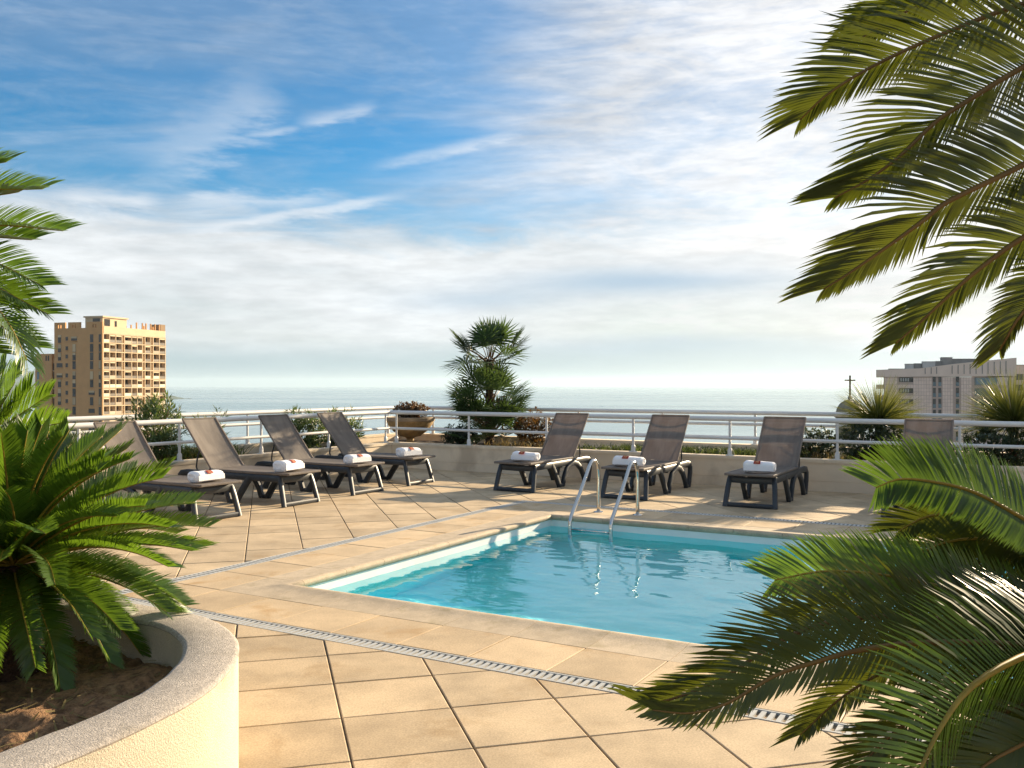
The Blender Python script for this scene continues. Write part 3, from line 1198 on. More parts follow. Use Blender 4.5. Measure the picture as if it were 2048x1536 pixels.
def place_loungers():
    proto = make_lounger()
    spots = []
    ordinal = ['farthest left', 'second from the left', 'third from the left', 'rightmost']
    right = [(11.08, -6.68 + 0.305, 'grey sling lounger of the right row behind the pool ladder, nearest the fan palm'),
             (11.07, -5.03 + 0.305, 'grey sling lounger of the right row behind the right ladder handrail'),
             (11.06, -3.38 + 0.305, 'grey sling lounger of the right row between two railing posts, right of the ladder'),
             (11.06, -1.56 + 0.305, 'grey sling lounger of the right row half hidden by the cycad frond')]
    left = [(10.94 + 0.31, -8.05, 'dark framed lounger of the left row nearest the terrace corner'),
            (9.63 + 0.305, -8.00, 'dark framed lounger of the left row second from the terrace corner'),
            (8.27 + 0.32, -7.96, 'dark framed lounger of the left row third from the terrace corner'),
            (6.87 + 0.315, -7.88, 'dark framed lounger of the left row partly covered by the sago palm')]
    first = True
    random.seed(3)
    k = 0
    for row, rz in ((right, ROT), (left, R(60))):
        for i, (a, b, lab) in enumerate(row):
            o = proto if first else copy_tree(proto)
            first = False
            o.location = ab(a, b, 0.0022)
            o.rotation_euler = (0, 0, rz + R(random.uniform(-1.0, 1.0)))
            tag(o, lab, 'lounger', 'sun loungers in the right row' if rz == ROT else 'sun loungers in the left row')
            if row is right and i == 3:
                continue
            t = make_towel(k)
            k += 1
            dx = random.uniform(-0.05, 0.05)
            d = (0.26 if row is right else 0.22) + random.uniform(-0.04, 0.05)
            t.scale = (random.uniform(0.92, 1.06), random.uniform(0.92, 1.06), random.uniform(0.9, 1.06))
            M = Matrix.Rotation(o.rotation_euler.z, 4, 'Z')
            t.location = o.location + M @ Vector((dx, d, 0.4085))
            t.rotation_euler = (0, 0, o.rotation_euler.z + R(random.uniform(-10, 10)))
            where = ['on the right row lounger nearest the fan palm', 'on the lounger behind the right ladder handrail', 'on the right row lounger right of the ladder'] if row is right else \
                ['on the left row lounger nearest the terrace corner', 'on the left lounger second from the terrace corner',
                 'on the left lounger third from the terrace corner', 'on the left lounger covered by the sago palm']
            tag(t, 'rolled white towel with red square label ' + where[i], 'towel', 'rolled towels on the loungers')


place_loungers()


def build_ladder():
    root = thing('pool_ladder', 'polished steel pool ladder with two arched handrails', 'ladder', ab(9.85, -4.27), ROT)
    # local: x along B, y along A, origin between the two flanges
    for s in (-1, 1):
        x = s * 0.245
        pts = [(x, 0.0, 0.0), (x, 0.0, 0.30), (x, 0.0, 0.44), (x, -0.015, 0.52), (x, -0.06, 0.585), (x, -0.13, 0.612), (x, -0.20, 0.595), (x, -0.26, 0.545),
               (x, -0.33, 0.46), (x, -0.52, 0.25), (x, -0.68, 0.085), (x, -0.735, 0.02), (x, -0.752, -0.04), (x, -0.755, -0.12), (x, -0.755, -0.55)]
        m = MB()
        m.tube(catmull(pts, 5), 0.0212, 14)
        m.build('handrail', 'steel', root, smooth=True)
        m = MB()
        m.lathe([(0.0, 0.016), (0.026, 0.016), (0.032, 0.010), (0.055, 0.007), (0.058, 0.002), (0.058, 0.0), (0, 0)], 20, (x, 0.0))
        m.build('floor_flange', 'steel', root, smooth=True, angle=40)
    for z in (-0.135, -0.40):
        m = MB()
        m.tube([(-0.245, -0.735, z + 0.03), (0.245, -0.735, z + 0.03)], 0.010, 10)
        m.tube([(-0.245, -0.775, z - 0.012), (0.245, -0.775, z - 0.012)], 0.011, 10)
        m.build('tread', 'steel', root, smooth=True)


build_ladder()

# ------------------------------------------------------------------ foliage builders


def frond(parent, pts, n, lmax, width, up=(0, 0, 1), vang=30, petiole=0.10, curl=0.25, mat='frond', rmat='rachis', rr=0.008, seed=0, roll=0.0,
          a_base=78, a_tip=34, asym=(1, 1), gaps=0.02, grav=0.06, rows=None, tipdrop=0.34):
    """cycad / palm leaf: rachis with two rows of narrow curved leaflets"""
    rnd = random.Random(seed)
    path = catmull(pts, 10)
    cum = [0]
    for i in range(1, len(path)):
        cum.append(cum[-1] + (path[i] - path[i - 1]).length)
    T = cum[-1]
    up = Vector(up).normalized()

    def sample(t):
        d = t * T
        for i in range(1, len(cum)):
            if cum[i] >= d:
                break
        k = (d - cum[i - 1]) / max(1e-6, cum[i] - cum[i - 1])
        p = path[i - 1].lerp(path[i], k)
        i0, i1 = max(0, i - 2), min(len(path) - 1, i + 1)
        return p, (path[i1] - path[i0]).normalized()
    m = MB()
    vs, fs = m.v, m.f
    G = Vector((0, 0, -1))
    for i in range(n):
        for s in (-1, 1):
            if rnd.random() < gaps:
                continue
            t = petiole + (1 - petiole) * (i + 0.5 + rnd.uniform(-0.12, 0.12)) / n
            t = min(0.998, t)
            p, tan = sample(t)
            N = (up - tan * up.dot(tan))
            if N.length < 0.05:
                N = tan.orthogonal()
            N.normalize()
            S = tan.cross(N)
            r = roll * t
            if roll:
                N, S = N * math.cos(r) + S * math.sin(r), S * math.cos(r) - N * math.sin(r)
            odd = 4.0 if rnd.random() < 0.07 else 1.0
            al = R(a_base + (a_tip - a_base) * t ** 1.4 + rnd.uniform(-1.5, 1.5) * odd)
            va = R(vang + rnd.uniform(-2.5, 2.5) * odd)
            prof = min(1.0, 0.42 + 3.2 * (t - petiole)) * (1.0 - tipdrop * max(0, (t - 0.60) / 0.40) ** 1.7)
            ln = lmax * prof * rnd.uniform(0.92, 1.05) * (asym[0] if s < 0 else asym[1])
            out = S * s * math.cos(va) + N * math.sin(va)
            if rows:
                q = Vector(rows[0] if s < 0 else rows[1])
                q = q + Vector((rnd.uniform(-.02, .02), rnd.uniform(-.03, .03), rnd.uniform(-.02, .02))) * odd
                out = (q - tan * q.dot(tan)).normalized()
                N = out.cross(tan) * (1 if s < 0 else -1)
                N = N if N.z > 0 else -N
            d = tan * math.cos(al) + out * math.sin(al)
            w = (tan - d * tan.dot(d)).normalized() * (width * 0.5 * rnd.uniform(0.85, 1.1))
            w = (w + d.cross(w) * rnd.uniform(-0.12, 0.12) * odd)
            bend = (-N * curl + G * grav + tan * 0.10 + out * rnd.uniform(-0.03, 0.03) * odd)
            b = len(vs)
            for q, ww in ((0.0, 0.55), (0.35, 1.0), (0.72, 0.85)):
                c = p + d * (ln * q) + bend * (ln * q ** 2.2)
                vs.append(c + w * ww)
                vs.append(c - w * ww)
            vs.append(p + d * (ln * 0.98) + bend * (ln * 1.0))
            fs.append((b, b + 1, b + 3, b + 2))
            fs.append((b + 2, b + 3, b + 5, b + 4))
            fs.append((b + 4, b + 5, b + 6))
    o = m.build('frond', mat, parent, smooth=True)
    m = MB()
    step = path[::3] + ([path[-1]] if (len(path) - 1) % 3 else [])
    m.tube(step, rr, 6, taper=[1 - 0.82 * i / (len(step) - 1) for i in range(len(step))])
    m.build('rachis', rmat, o, smooth=True)
    return o


def arc_pts(c, az, el, L, droop, side=0.0, k=6):
    """rachis leaving c at azimuth az / elevation el (degrees), bending down by droop degrees along its length"""
    p = Vector(c)
    out = [p.copy()]
    for i in range(k):
        t = (i + 0.5) / k
        e = R(el - droop * t ** 1.25)
        a = R(az + side * t)
        p = p + Vector((math.sin(a) * math.cos(e), math.cos(a) * math.cos(e), math.sin(e))) * (L / k)
        out.append(p.copy())
    return out


def cycad_trunk(root, h, r, lean=(0, 0), mat='cycad_trunk', seed=0):
    rnd = random.Random(seed)
    m = MB()
    n, k = max(6, int(h / 0.045)), 14
    vs, fs = [], []
    for i in range(n + 1):
        t = i / n
        for j in range(k):
            a = 2 * math.pi * (j + (i % 2) * 0.5) / k
            rr = r * (1.08 - 0.2 * t) * (1 + 0.16 * (rnd.random() - 0.5)) * (1.1 if i % 2 else 0.94)
            vs.append((lean[0] * t + math.cos(a) * rr, lean[1] * t + math.sin(a) * rr, h * t))
    for i in range(n):
        for j in range(k):
            q = (j + 1) % k
            fs.append((i * k + j, i * k + q, (i + 1) * k + q, (i + 1) * k + j))
    fs.append(tuple(range(n * k, (n + 1) * k)))
    m.add(vs, fs)
    m.build('trunk', mat, root)
    # old leaf bases as short scales
    m = MB()
    for i in range(int(90 * h / 0.5) + 20):
        z = rnd.uniform(0.02, h)
        a = rnd.uniform(0, 2 * math.pi)
        t = z / h
        c = Vector((lean[0] * t + math.cos(a) * r * 0.95, lean[1] * t + math.sin(a) * r * 0.95, z))
        d = Vector((math.cos(a), math.sin(a), 0.9)).normalized() * rnd.uniform(0.025, 0.06)
        s = Vector((-math.sin(a), math.cos(a), 0)) * 0.014
        m.add([c - s, c + s, c + d], [(0, 1, 2)])
    tag(m.build('leaf_bases', mat, root), kind='stuff')


# ------------------------------------------------------------------ left planter with its cycads
SOIL_Z = 0.31
RIM_Z = 0.473
PLANTER = [(-1.42, 2.05), (-1.27, 2.44), (-1.13, 2.74), (-1.035, 3.06), (-1.03, 3.40), (-1.10, 3.69), (-1.22, 3.91), (-1.38, 4.09), (-1.62, 4.24), (-1.99, 4.44),
           (-2.8, 4.9), (-3.5, 5.2), (-4.1, 5.0), (-4.4, 4.4), (-4.4, 3.2), (-4.2, 2.2), (-3.6, 1.55), (-2.8, 1.30), (-2.1, 1.33), (-1.65, 1.60)]


def build_planter():
    c0 = Vector((-2.7, 3.2, 0))
    root = thing('planter', 'curved cream stucco planter with grey rim in the left foreground', 'planter', c0)
    outer = [Vector((p.x - c0.x, p.y - c0.y, 0)) for p in catmull([(x, y, 0) for x, y in PLANTER], 8, True)]
    n = len(outer)

    def offset(poly, d):
        out = []
        for i in range(n):
            t = (poly[(i + 1) % n] - poly[i - 1]).normalized()
            nr = Vector((t.y, -t.x, 0))
            out.append(poly[i] + nr * d)
        return out
    ar = sum(outer[i].x * outer[(i + 1) % n].y - outer[(i + 1) % n].x * outer[i].y for i in range(n))
    sg = -1 if ar > 0 else 1
    off = lambda d: offset(outer, d * sg)          # positive d goes inwards
    m = MB()

    def shell(mm, rings, close=False):
        vs, fs = [], []
        for poly, z in rings:
            for i, p in enumerate(poly):
                vs.append((p.x, p.y, z(p) if callable(z) else z))
        k = len(rings)
        for r in range(k - 1 + (1 if close else 0)):
            r2 = (r + 1) % k
            for i in range(n):
                j = (i + 1) % n
                fs.append((r * n + i, r * n + j, r2 * n + j, r2 * n + i))
        mm.add(vs, fs)
    W = 0.205
    wob = lambda p: RIM_Z - 0.018 + 0.004 * mnoise.noise(p * 9)
    shell(m, [(off(0.0), -0.01), (off(0.0), 0.30), (off(0.0), wob), (off(W), wob), (off(W), 0.10)])
    m.build('planter_wall', 'planter_wall', root, smooth=True, angle=40)
    m = MB()
    rz = lambda d: (lambda p: RIM_Z + d + 0.003 * mnoise.noise(p * 11))
    shell(m, [(off(0.004), RIM_Z - 0.026), (off(-0.003), rz(-0.012)), (off(0.004), rz(-0.004)), (off(0.016), rz(0)), (off(0.10), rz(0.003)),
              (off(W - 0.016), rz(0)), (off(W - 0.003), rz(-0.005)), (off(W + 0.003), rz(-0.014)), (off(W - 0.004), RIM_Z - 0.026)])
    m.build('planter_rim', 'planter_rim', root, smooth=True, angle=55)
    # soil surface
    inner = off(W - 0.03)
    poly = [(p.x, p.y) for p in inner]

    def inside(x, y):
        c = False
        j = n - 1
        for i in range(n):
            if (poly[i][1] > y) != (poly[j][1] > y) and x < (poly[j][0] - poly[i][0]) * (y - poly[i][1]) / (poly[j][1] - poly[i][1]) + poly[i][0]:
                c = not c
            j = i
        return c
    st = 0.035
    idx, vs, fs = {}, [], []
    nx, ny = int(3.6 / st), int(4.2 / st)
    for i in range(ny):
        for j in range(nx):
            x, y = -1.8 + j * st, -2.0 + i * st
            if not inside(x + st / 2, y + st / 2):
                continue
            q = []
            for (dx, dy) in ((0, 0), (1, 0), (1, 1), (0, 1)):
                key = (j + dx, i + dy)
                if key not in idx:
                    px, py = -1.8 + key[0] * st, -2.0 + key[1] * st
                    v = Vector((px, py, 0))
                    z = SOIL_Z + 0.05 * mnoise.noise(v * 2.0) + 0.035 * mnoise.noise(v * 7) + 0.028 * mnoise.noise(v * 19)
                    idx[key] = len(vs)
                    vs.append((px, py, z))
                q.append(idx[key])
            fs.append(tuple(q))
    m = MB()
    m.add(vs, fs)
    m.build('soil', 'soil', root, smooth=True)
    # bark and needles lying on the soil
    rnd = random.Random(2)
    m = MB()
    for i in range(900):
        x, y = rnd.uniform(-0.6, 1.4), rnd.uniform(-1.2, 1.0)
        if not inside(x, y):
            continue
        v = Vector((x, y, 0))
        z = SOIL_Z + 0.05 * mnoise.noise(v * 2.0) + 0.035 * mnoise.noise(v * 7) + 0.028 * mnoise.noise(v * 19)
        a = rnd.uniform(0, math.pi)
        L, w = rnd.uniform(0.012, 0.05), rnd.uniform(0.002, 0.008)
        d = Vector((math.cos(a), math.sin(a), rnd.uniform(-0.25, 0.35))) * L
        s = Vector((-math.sin(a), math.cos(a), rnd.uniform(-.4, .4))) * w
        c = Vector((x, y, z + 0.010))
        m.add([c - d - s, c + d - s * 0.4, c + d + s * 0.4, c - d + s], [(0, 1, 2, 3)])
    tag(m.build('bark_litter', 'dry_grass', root), kind='stuff')
    t = thing('fallen_twig', 'bent dry twig lying on the soil of the left planter', 'twig', at(70, 1448, 3.32))
    m = MB()
    m.tube([(-0.16, 0.02, 0.01), (-0.06, 0.04, 0.022), (0.03, 0.01, 0.018), (0.14, -0.03, 0.006)], 0.006, 6, taper=[1, 0.9, 0.7, 0.4])
    m.build('stem', 'twig', t, smooth=True)
    m = MB()
    m.tube([(0.03, 0.01, 0.018), (0.06, 0.06, 0.03)], 0.003, 5)
    m.build('side_shoot', 'twig', t, smooth=True)


build_planter()


def build_left_cycads():
    C = at(28, 1120, 3.85)
    base = Vector((C.x, C.y, SOIL_Z - 0.03))
    root = thing('sago_palm', 'bushy green sago palm with short trunk in the left planter', 'sago palm', base)
    top = C.z - base.z
    cycad_trunk(root, top - 0.02, 0.105, seed=4)
    rnd = random.Random(21)
    # ring by ring, from the upright heart to the hanging outer leaves
    rings = [(10, 82, 20, 0.60), (14, 67, 30, 0.70), (17, 51, 34, 0.76), (18, 34, 36, 0.80), (19, 18, 36, 0.80), (17, 2, 40, 0.76), (14, -16, 50, 0.70)]
    k = 0
    for r, (cnt, el, droop, L) in enumerate(rings):
        for i in range(cnt):
            az = 360.0 * i / cnt + r * 23 + rnd.uniform(-9, 9)
            pts = arc_pts((0, 0, top - 0.03 + 0.02 * (6 - r) / 6), az, el + rnd.uniform(-6, 6), L * rnd.uniform(0.88, 1.01), droop * rnd.uniform(0.75, 1.25), rnd.uniform(-14, 14))
            frond(root, pts, 112, 0.112, 0.0064, (0, 0, 1) if r > 1 else (math.sin(R(az + 180)), math.cos(R(az + 180)), 0.6), 36, 0.10, 0.06, seed=k, rr=0.0075,
                  roll=rnd.uniform(-0.7, 0.7), a_base=72, a_tip=40, grav=0.02, gaps=0.01)
            k += 1
    # taller sago palm further left, its trunk outside the picture
    C2 = at(-215, 495, 4.15)
    b2 = Vector((C2.x, C2.y, SOIL_Z - 0.03))
    root = thing('sago_palm', 'tall sago palm whose fronds reach in from the left edge against the sky', 'sago palm', b2)
    t2 = C2.z - b2.z
    cycad_trunk(root, t2 - 0.02, 0.12, seed=6)
    tips = [((-215, 470), (-90, 345), (35, 318), 0.05), ((-215, 480), (-60, 385), (108, 372), 0.0), ((-215, 485), (-40, 400), (60, 378), 0.25),
            ((-215, 490), (-10, 448), (148, 456), -0.05), ((-215, 492), (-40, 470), (85, 474), 0.2), ((-215, 500), (-40, 505), (108, 566), 0.0),
            ((-215, 505), (-60, 540), (118, 622), 0.05), ((-215, 505), (-80, 540), (62, 612), 0.22), ((-215, 510), (-70, 590), (86, 688), 0.0),
            ((-215, 515), (-110, 620), (10, 700), 0.15)]
    for i, (p0, p1, p2, dd) in enumerate(tips):
        sh = lambda q, k: (q[0] - 22 * k, q[1] + 6 * k)
        pts = [at(*p0, 4.15), at(*sh(p1, 0.6), 4.12 + dd * 0.6), at(*sh(p2, 1), 4.05 + dd)]
        mid = (pts[1] + (pts[0] + pts[2]) * 0.5) * 0.5 + Vector((0, 0, 0.01))
        pts = [p - b2 for p in (pts[0], pts[1], pts[2])]
        frond(root, pts, 100, 0.165, 0.0072, (0.0, -0.45, 0.9), 34, 0.10, 0.10, seed=100 + i, rr=0.0085, a_tip=38, grav=0.02, mat='frond')
    for i in range(16):
        az = 110 + 235 * i / 15
        frond(root, arc_pts((0, 0, t2), az + rnd.uniform(-8, 8), rnd.choice((60, 35, 10, -10)), 0.95, 55), 44, 0.18, 0.011, seed=130 + i)
    # a third one just behind, showing one fan of leaf tips and some upright fronds
    C3 = at(-60, 905, 4.7)
    b3 = Vector((C3.x, C3.y, SOIL_Z - 0.03))
    root = thing('sago_palm', 'upright dark sago palm at the left edge behind the bushy one', 'sago palm', b3)
    cycad_trunk(root, C3.z - b3.z, 0.10, seed=9)
    specs = [((-60, 900), (-20, 800), (42, 742), 0.0), ((-60, 900), (20, 830), (62, 775), 0.1), ((-60, 900), (10, 850), (98, 790), -0.1), ((-60, 905), (60, 860), (128, 845), -0.2),
             ((-60, 895), (-30, 800), (10, 735), 0.1), ((-60, 900), (-10, 830), (30, 765), -0.2)]
    for i, (p0, p1, p2, dd) in enumerate(specs):
        pts = [at(*p0, 4.7) - b3, at(*p1, 4.66 + dd * .5) - b3, at(*p2, 4.6 + dd) - b3]
        frond(root, pts, 80, 0.15, 0.0075, (-0.5, -0.3, 0.6), 28, 0.12, 0.08, seed=160 + i, mat='frond', roll=0.6, grav=0.02)
    for i in range(14):
        frond(root, arc_pts((0, 0, C3.z - b3.z), 185 + 150 * i / 13 + rnd.uniform(-9, 9), rnd.choice((60, 40, 15, 0)), 0.7, 50), 44, 0.17, 0.010, seed=180 + i, mat='frond')


build_left_cycads()


def build_right_cycads():
    rnd = random.Random(77)
    # tall one: crown beyond the upper right edge
    D = 1.95
    C = at(2440, 200, D)
    b = Vector((C.x, C.y, 0.0))
    root = thing('sago_palm', 'tall sago palm whose dark fronds hang in from the upper right corner', 'sago palm', b)
    cycad_trunk(root, C.z, 0.13, seed=31)

    def px_frond(root, base, pts, n, lmax, width, up, vang, seed, **kw):
        frond(root, [at(x, y, d) - base for (x, y, d) in pts], n, lmax, width, up, vang, seed=seed, **kw)
    dk = dict(mat='frond_dark', rmat='rachis_brown', rr=0.0085, curl=0.13, a_base=66, a_tip=26, grav=0.10, petiole=0.05, gaps=0.015, asym=(1.0, 0.40), tipdrop=0.62,
              rows=((-0.45, -0.25, 0.9), (0.45, 0.65, -0.75)))
    nz = (0, -1, 0)
    for i, (n, lm, e) in enumerate((
            (125, 0.235, [(2440, 150, D), (2180, -10, D), (2048, 8, 1.94), (1900, 62, 1.92), (1760, 125, 1.92), (1660, 185, 1.92), (1600, 240, 1.95)]),
            (130, 0.24, [(2440, 170, D), (2200, 70, 1.9), (2048, 134, 1.86), (1930, 205, 1.84), (1870, 245, 1.84), (1800, 312, 1.85), (1735, 360, 1.88), (1670, 395, 1.9)]),
            (130, 0.235, [(2440, 200, D), (2220, 235, 1.9), (2048, 329, 1.86), (1896, 403, 1.84), (1848, 440, 1.84), (1778, 491, 1.86), (1700, 545, 1.88), (1648, 578, 1.9)]),
            (125, 0.20, [(2440, 230, D), (2250, 350, 1.95), (2048, 474, 1.92), (1995, 510, 1.92), (1941, 552, 1.92), (1888, 600, 1.94), (1840, 645, 1.96), (1792, 686, 1.98)]),
            (110, 0.17, [(2440, 250, D), (2300, 420, 2.0), (2130, 545, 2.0), (2048, 622, 2.0), (2012, 678, 2.02), (2000, 700, 2.04)]),
            (125, 0.225, [(2440, 140, D), (2250, -90, 2.1), (2048, -60, 2.1), (1920, -25, 2.15), (1800, 30, 2.2), (1700, 90, 2.2)]))):
        px_frond(root, b, e, n, lm, 0.0074, nz, 4, 300 + i, **dk)
    for i in range(12):
        frond(root, arc_pts((0, 0, C.z), 20 + 210 * i / 11, rnd.choice((65, 40, 15)), 1.0, 60), 40, 0.22, 0.013, seed=330 + i, mat='frond_dark')
    # low one: crown beyond the right edge
    D = 2.45
    C = at(2270, 1260, D)
    b = Vector((C.x, C.y, 0.0))
    root = thing('sago_palm', 'large glossy sago palm spreading arching fronds over the lower right corner', 'sago palm', b)
    cycad_trunk(root, C.z - 0.05, 0.14, seed=32)
    up_rows = ((-0.12, 0.30, 1.0), (-0.35, -0.45, -0.75))
    lf_rows = ((-0.55, -0.10, 0.85), (-0.25, -0.55, -0.60))
    gr = dict(rr=0.0085, petiole=0.04, gaps=0.01, a_base=80, a_tip=28, curl=0.08, grav=0.0, rows=up_rows, asym=(1.0, 0.7))
    gd = dict(gr, mat='frond_dark')
    lf = dict(mat='frond_dark', rmat='rachis_brown', rr=0.009, petiole=0.04, gaps=0.01, a_base=64, a_tip=26, curl=0.12, grav=0.04, rows=lf_rows, asym=(1.0, 0.5), tipdrop=0.5)
    nz = (0, -1, 0)
    k = 0
    for (kw, n, lm, e) in (
            (dict(gr, a_base=90, a_tip=52), 190, 0.150, [(2270, 1200, D), (2150, 1100, 2.40), (2048, 1038, 2.36), (1950, 985, 2.33), (1870, 964, 2.30), (1800, 958, 2.28), (1752, 975, 2.27)]),
            (dict(gr, a_base=86, a_tip=42), 190, 0.140, [(2270, 1290, D), (2150, 1262, 2.40), (2030, 1222, 2.35), (1900, 1178, 2.30), (1770, 1150, 2.26), (1650, 1142, 2.24), (1550, 1160, 2.25)]),
            (lf, 140, 0.190, [(2270, 1290, D), (2080, 1260, 2.36), (1900, 1240, 2.22), (1780, 1232, 2.15), (1635, 1250, 2.08), (1531, 1300, 2.04), (1440, 1360, 2.0), (1335, 1400, 1.98), (1288, 1402, 1.98)]),
            (lf, 140, 0.175, [(2270, 1320, D), (2050, 1290, 2.25), (1850, 1285, 2.1), (1720, 1300, 2.02), (1635, 1323, 1.98), (1552, 1350, 1.95), (1455, 1406, 1.92), (1380, 1426, 1.92), (1305, 1420, 1.92)]),
            (dict(lf, mat='frond', rmat='rachis', rr=0.0105, a_base=76, a_tip=62, rows=((-0.85, -0.15, 0.50), (0.45, 0.55, -0.45)), asym=(1.1, 0.7)), 120, 0.215,
             [(2270, 1300, D), (2180, 1275, 2.1), (2048, 1312, 1.9), (1945, 1372, 1.78), (1883, 1452, 1.70), (1838, 1545, 1.64), (1800, 1640, 1.6)]),
            (gd, 100, 0.15, [(2270, 1260, D), (2100, 1085, 2.52), (1960, 1030, 2.52), (1860, 1032, 2.52), (1797, 1062, 2.5)]),
            (gd, 100, 0.15, [(2270, 1260, D), (2120, 1120, 2.55), (1990, 1080, 2.55), (1890, 1085, 2.55), (1818, 1122, 2.55)]),
            (gd, 100, 0.15, [(2270, 1260, D), (2130, 1150, 2.6), (2030, 1120, 2.6), (1930, 1130, 2.6), (1850, 1160, 2.6)]),
            (gd, 110, 0.16, [(2270, 1290, D), (2130, 1262, 2.5), (1990, 1225, 2.5), (1850, 1200, 2.5), (1700, 1205, 2.5), (1590, 1240, 2.5)]),
            (lf, 110, 0.17, [(2270, 1300, D), (2120, 1300, 2.4), (1960, 1300, 2.4), (1800, 1330, 2.4), (1690, 1390, 2.4), (1600, 1470, 2.4)]),
            (lf, 110, 0.17, [(2270, 1310, D), (2120, 1330, 2.3), (1980, 1360, 2.2), (1850, 1420, 2.15), (1740, 1510, 2.1), (1680, 1600, 2.1)]),
            (lf, 110, 0.18, [(2270, 1320, D), (2150, 1370, 2.2), (2048, 1410, 2.1), (1950, 1450, 2.05), (1860, 1520, 2.0), (1800, 1600, 2.0)]),
            (lf, 110, 0.18, [(2270, 1320, D), (2160, 1420, 2.1), (2060, 1480, 2.0), (1970, 1530, 1.95), (1900, 1600, 1.9)]),
            (lf, 110, 0.17, [(2270, 1300, D), (2130, 1280, 2.6), (1980, 1275, 2.65), (1850, 1300, 2.7), (1730, 1350, 2.7)]),
            (lf, 110, 0.18, [(2270, 1340, D), (2180, 1450, 2.3), (2090, 1540, 2.25), (2000, 1600, 2.2), (1930, 1680, 2.2)]),
            (gd, 110, 0.16, [(2270, 1240, D), (2170, 1130, 2.65), (2080, 1070, 2.7), (1980, 1050, 2.75), (1900, 1070, 2.8)])):
        px_frond(root, b, e, n, lm, 0.0074, nz, 10, 400 + k, **kw)
        k += 1
    for i in range(18):
        frond(root, arc_pts((0, 0, C.z - 0.02), 15 + 170 * i / 17 + rnd.uniform(-8, 8), (60, 40, 20, -5)[i % 4], 0.98, 60), 70, 0.17, 0.008, seed=430 + i, mat='frond_dark')
    for i in range(9):
        frond(root, arc_pts((0, 0, C.z - 0.05), 195 + 150 * i / 8 + rnd.uniform(-8, 8), (-12, -28, 2)[i % 3], 0.85, 45), 80, 0.16, 0.0075, seed=460 + i, mat='frond_dark')


build_right_cycads()


def fan_leaf(parent, base, d, petiole, rad, seed, mat='fan_leaf', span=100, segs=22, droop=0.10):
    rnd = random.Random(seed)
    d = Vector(d).normalized()
    base = Vector(base)
    hub = base + d * petiole + Vector((0, 0, -0.12 * petiole * (1 - abs(d.z))))
    S = d.cross(Vector((0, 0, 1)))
    if S.length < 0.1:
        S = Vector((1, 0, 0))
    S.normalize()
    N = S.cross(d)
    tilt = rnd.uniform(-0.5, 0.5)
    S2 = S * math.cos(tilt) + N * math.sin(tilt)
    N2 = N * math.cos(tilt) - S * math.sin(tilt)
    m = MB()
    for i in range(segs):
        th = R(-span + 2 * span * (i + 0.5) / segs + rnd.uniform(-2, 2))
        dd = d * math.cos(th) + S2 * math.sin(th) + N2 * (0.20 * math.cos(th) + 0.10)
        dd.normalize()
        r = rad * (1.0 - 0.18 * (abs(th) / R(span)) ** 2) * rnd.uniform(0.92, 1.06)
        w = dd.cross(N2).normalized() * (r * math.tan(R(span) / segs) * 0.46)
        tip = hub + dd * r + Vector((0, 0, -1)) * (r * droop * rnd.uniform(0.2, 1.6))
        q = hub + dd * r * 0.52
        up = N2 * (0.008 if i % 2 else -0.008)
        m.add([hub, q - w + up, tip, q + w + up, q], [(0, 1, 4), (0, 4, 3), (1, 2, 4), (4, 2, 3)])
    o = m.build('fan_leaf', mat, parent)
    m = MB()
    m.tube([base, base.lerp(hub, 0.5) + Vector((0, 0, 0.03)), hub], 0.008, 5, taper=[1.3, 1, 0.7])
    m.build('leaf_stalk', 'rachis_brown', o, smooth=True)


def build_fan_palm():
    p = ab(14.42, -8.80, 0.36)
    root = thing('fan_palm', 'dwarf fan palm with two tiers of fan leaves beside the potted bowl', 'palm', p)
    rnd = random.Random(9)
    cycad_trunk(root, 1.58, 0.075, mat='palm_trunk', lean=(0.0, 0.0), seed=12)
    k = 0
    tiers = [(1.58, 24, (-18, 80), 0.50, 0.50), (1.20, 3, (20, 60), 0.22, 0.36), (0.76, 22, (-8, 62), 0.50, 0.50), (0.52, 8, (15, 55), 0.25, 0.40), (0.22, 36, (0, 62), 0.52, 0.50)]
    for (z, cnt, (e0, e1), pet, rad) in tiers:
        for i in range(cnt):
            el = R(e0 + (e1 - e0) * ((i * 0.7548 + 0.31 * rnd.random()) % 1.0))
            az = i * 2.399963 + z * 3 + rnd.uniform(-.25, .25)
            d = (math.cos(az) * math.cos(el), math.sin(az) * math.cos(el), math.sin(el))
            fan_leaf(root, (math.cos(az) * .05, math.sin(az) * .05, z + rnd.uniform(-.06, .06)), d, pet * rnd.uniform(0.75, 1.15) * (0.75 if el > 1.0 else 1), rad * rnd.uniform(0.88, 1.1), 500 + k)
            k += 1


build_fan_palm()


